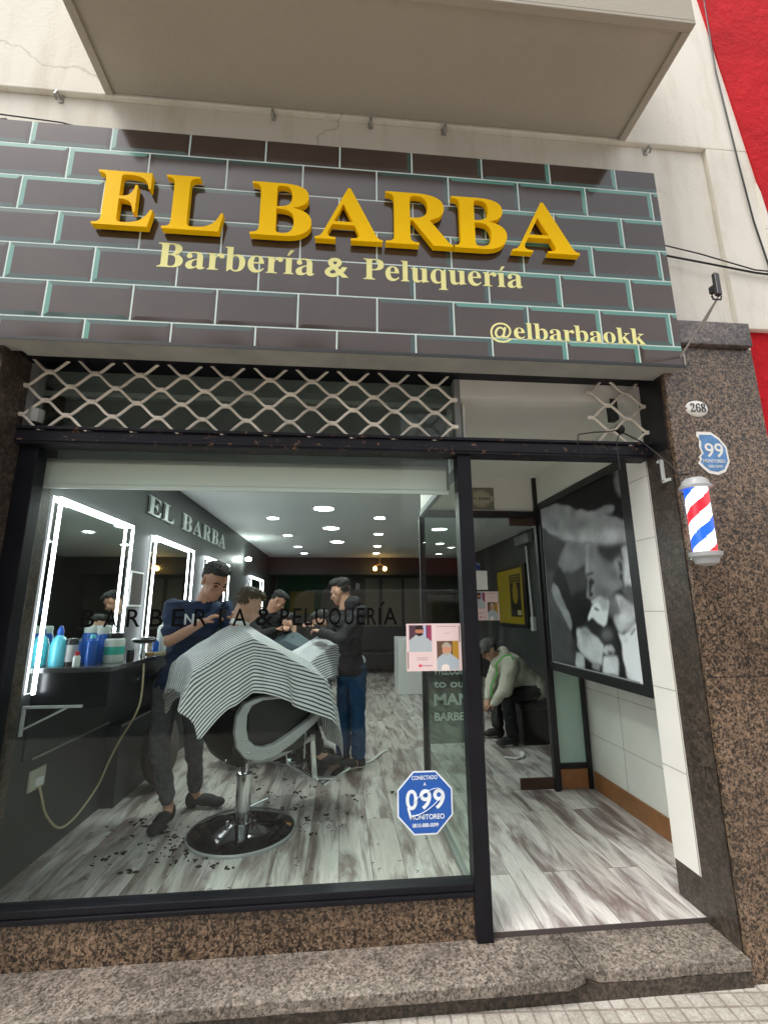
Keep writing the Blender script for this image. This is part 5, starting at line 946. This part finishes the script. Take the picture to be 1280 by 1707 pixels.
b_ = MB(); b_.tube([(.92, 8.9, 2.75), (.92, 8.9, 2.55)], .012, 6); b_.tube([(.78, 8.9, 2.50), (.92, 8.9, 2.56), (1.06, 8.9, 2.48)], .014, 6); obj('arm', b_, 'wood_brush', t)
for x in (.80, 1.04): b_ = MB(); b_.ell((x, 8.88, 2.44), (.05, .05, .055), n=12); obj('bulb', b_, 'warm_lamp', t, smooth=True)
b_ = MB(); b_.box(1.0, 1.42, 5.95, 6.6, 0, .95); tag(obj('white_cabinet', b_, 'trim_white', loc=(1.2, 6.2, 0), bevel=.01), 'white cabinet standing in the middle of the rear salon', 'cabinet')
t = thing('waiting_bench', (.2, 8.8, 0), 'black upholstered bench along the back of the salon', 'bench')
b_ = MB(); b_.box(-.9, 2.6, 8.6, 9.2, .15, .48); obj('seat', b_, 'black_leather', t, bevel=.03); b_ = MB(); b_.box(-.9, 2.6, 9.0, 9.25, .48, 1.05); obj('backrest', b_, 'black_leather', t, bevel=.03)
t = thing('clothes_bag', (-1.55, 1.95, 0), 'dark bag hanging in the shadow under the counter', 'bag')
b_ = MB(); b_.ell((-1.53, 2.0, .30), (.14, .22, .28)); b_.ell((-1.50, 1.93, .36), (.10, .16, .16)); obj('bag', remesh(b_, .02, 2), 'brown_fabric', t, smooth=True)
b_ = MB(); b_.tube([(-1.5, 1.88, .5), (-1.48, 1.9, .68), (-1.5, 2.05, .7), (-1.52, 2.12, .52)], .012, 6); obj('strap', b_, 'banner_yellow', t)
# hair on the floor: nobody could count it
b_ = MB()
cl = [(-1.05, 1.05, .22, 26), (-.95, .85, .16, 14), (-.35, 1.55, .25, 12), (-1.35, 1.35, .15, 12), (-.75, .72, .2, 6), (-.1, 1.2, .35, 7), (.2, 1.6, .3, 6), (-.6, 1.75, .3, 10), (-1.3, .9, .25, 8), (-.55, 2.1, .3, 10)]
for cx, cy, sp_, n_ in cl:
    for k in range(n_):
        x, y = rng.normal(cx, sp_*.6), rng.normal(cy, sp_*.6)
        if x < -1.6 or x > .6 or y < .15: continue
        s_ = min(.03, rng.exponential(.009)+.003)
        for q_ in range(5):
            a_ = rng.random()*3.14; b_.ell((x+rng.normal(0, s_*.7), y+rng.normal(0, s_*.7), .004), (s_*rng.uniform(.35, .8), s_*rng.uniform(.25, .6), .004), (math.cos(a_), math.sin(a_), 0), (-math.sin(a_), math.cos(a_), 0), n=8)
for k in range(240):
    x, y = rng.normal(-.75, .55), rng.normal(1.25, .55)
    if x < -1.6 or x > .6 or y < .12: continue
    a_ = rng.random()*6.28; l_ = rng.uniform(.008, .022)
    b_.tube([(x, y, .003), (x+l_*math.cos(a_), y+l_*math.sin(a_), .005), (x+l_*1.6*math.cos(a_+.7), y+l_*1.6*math.sin(a_+.7), .003)], .0013, 4)
tag(obj('hair_clippings', b_, 'hair_clip'), 'dark tufts of cut hair scattered on the floor around the nearest chair', 'hair clippings', kind='stuff')
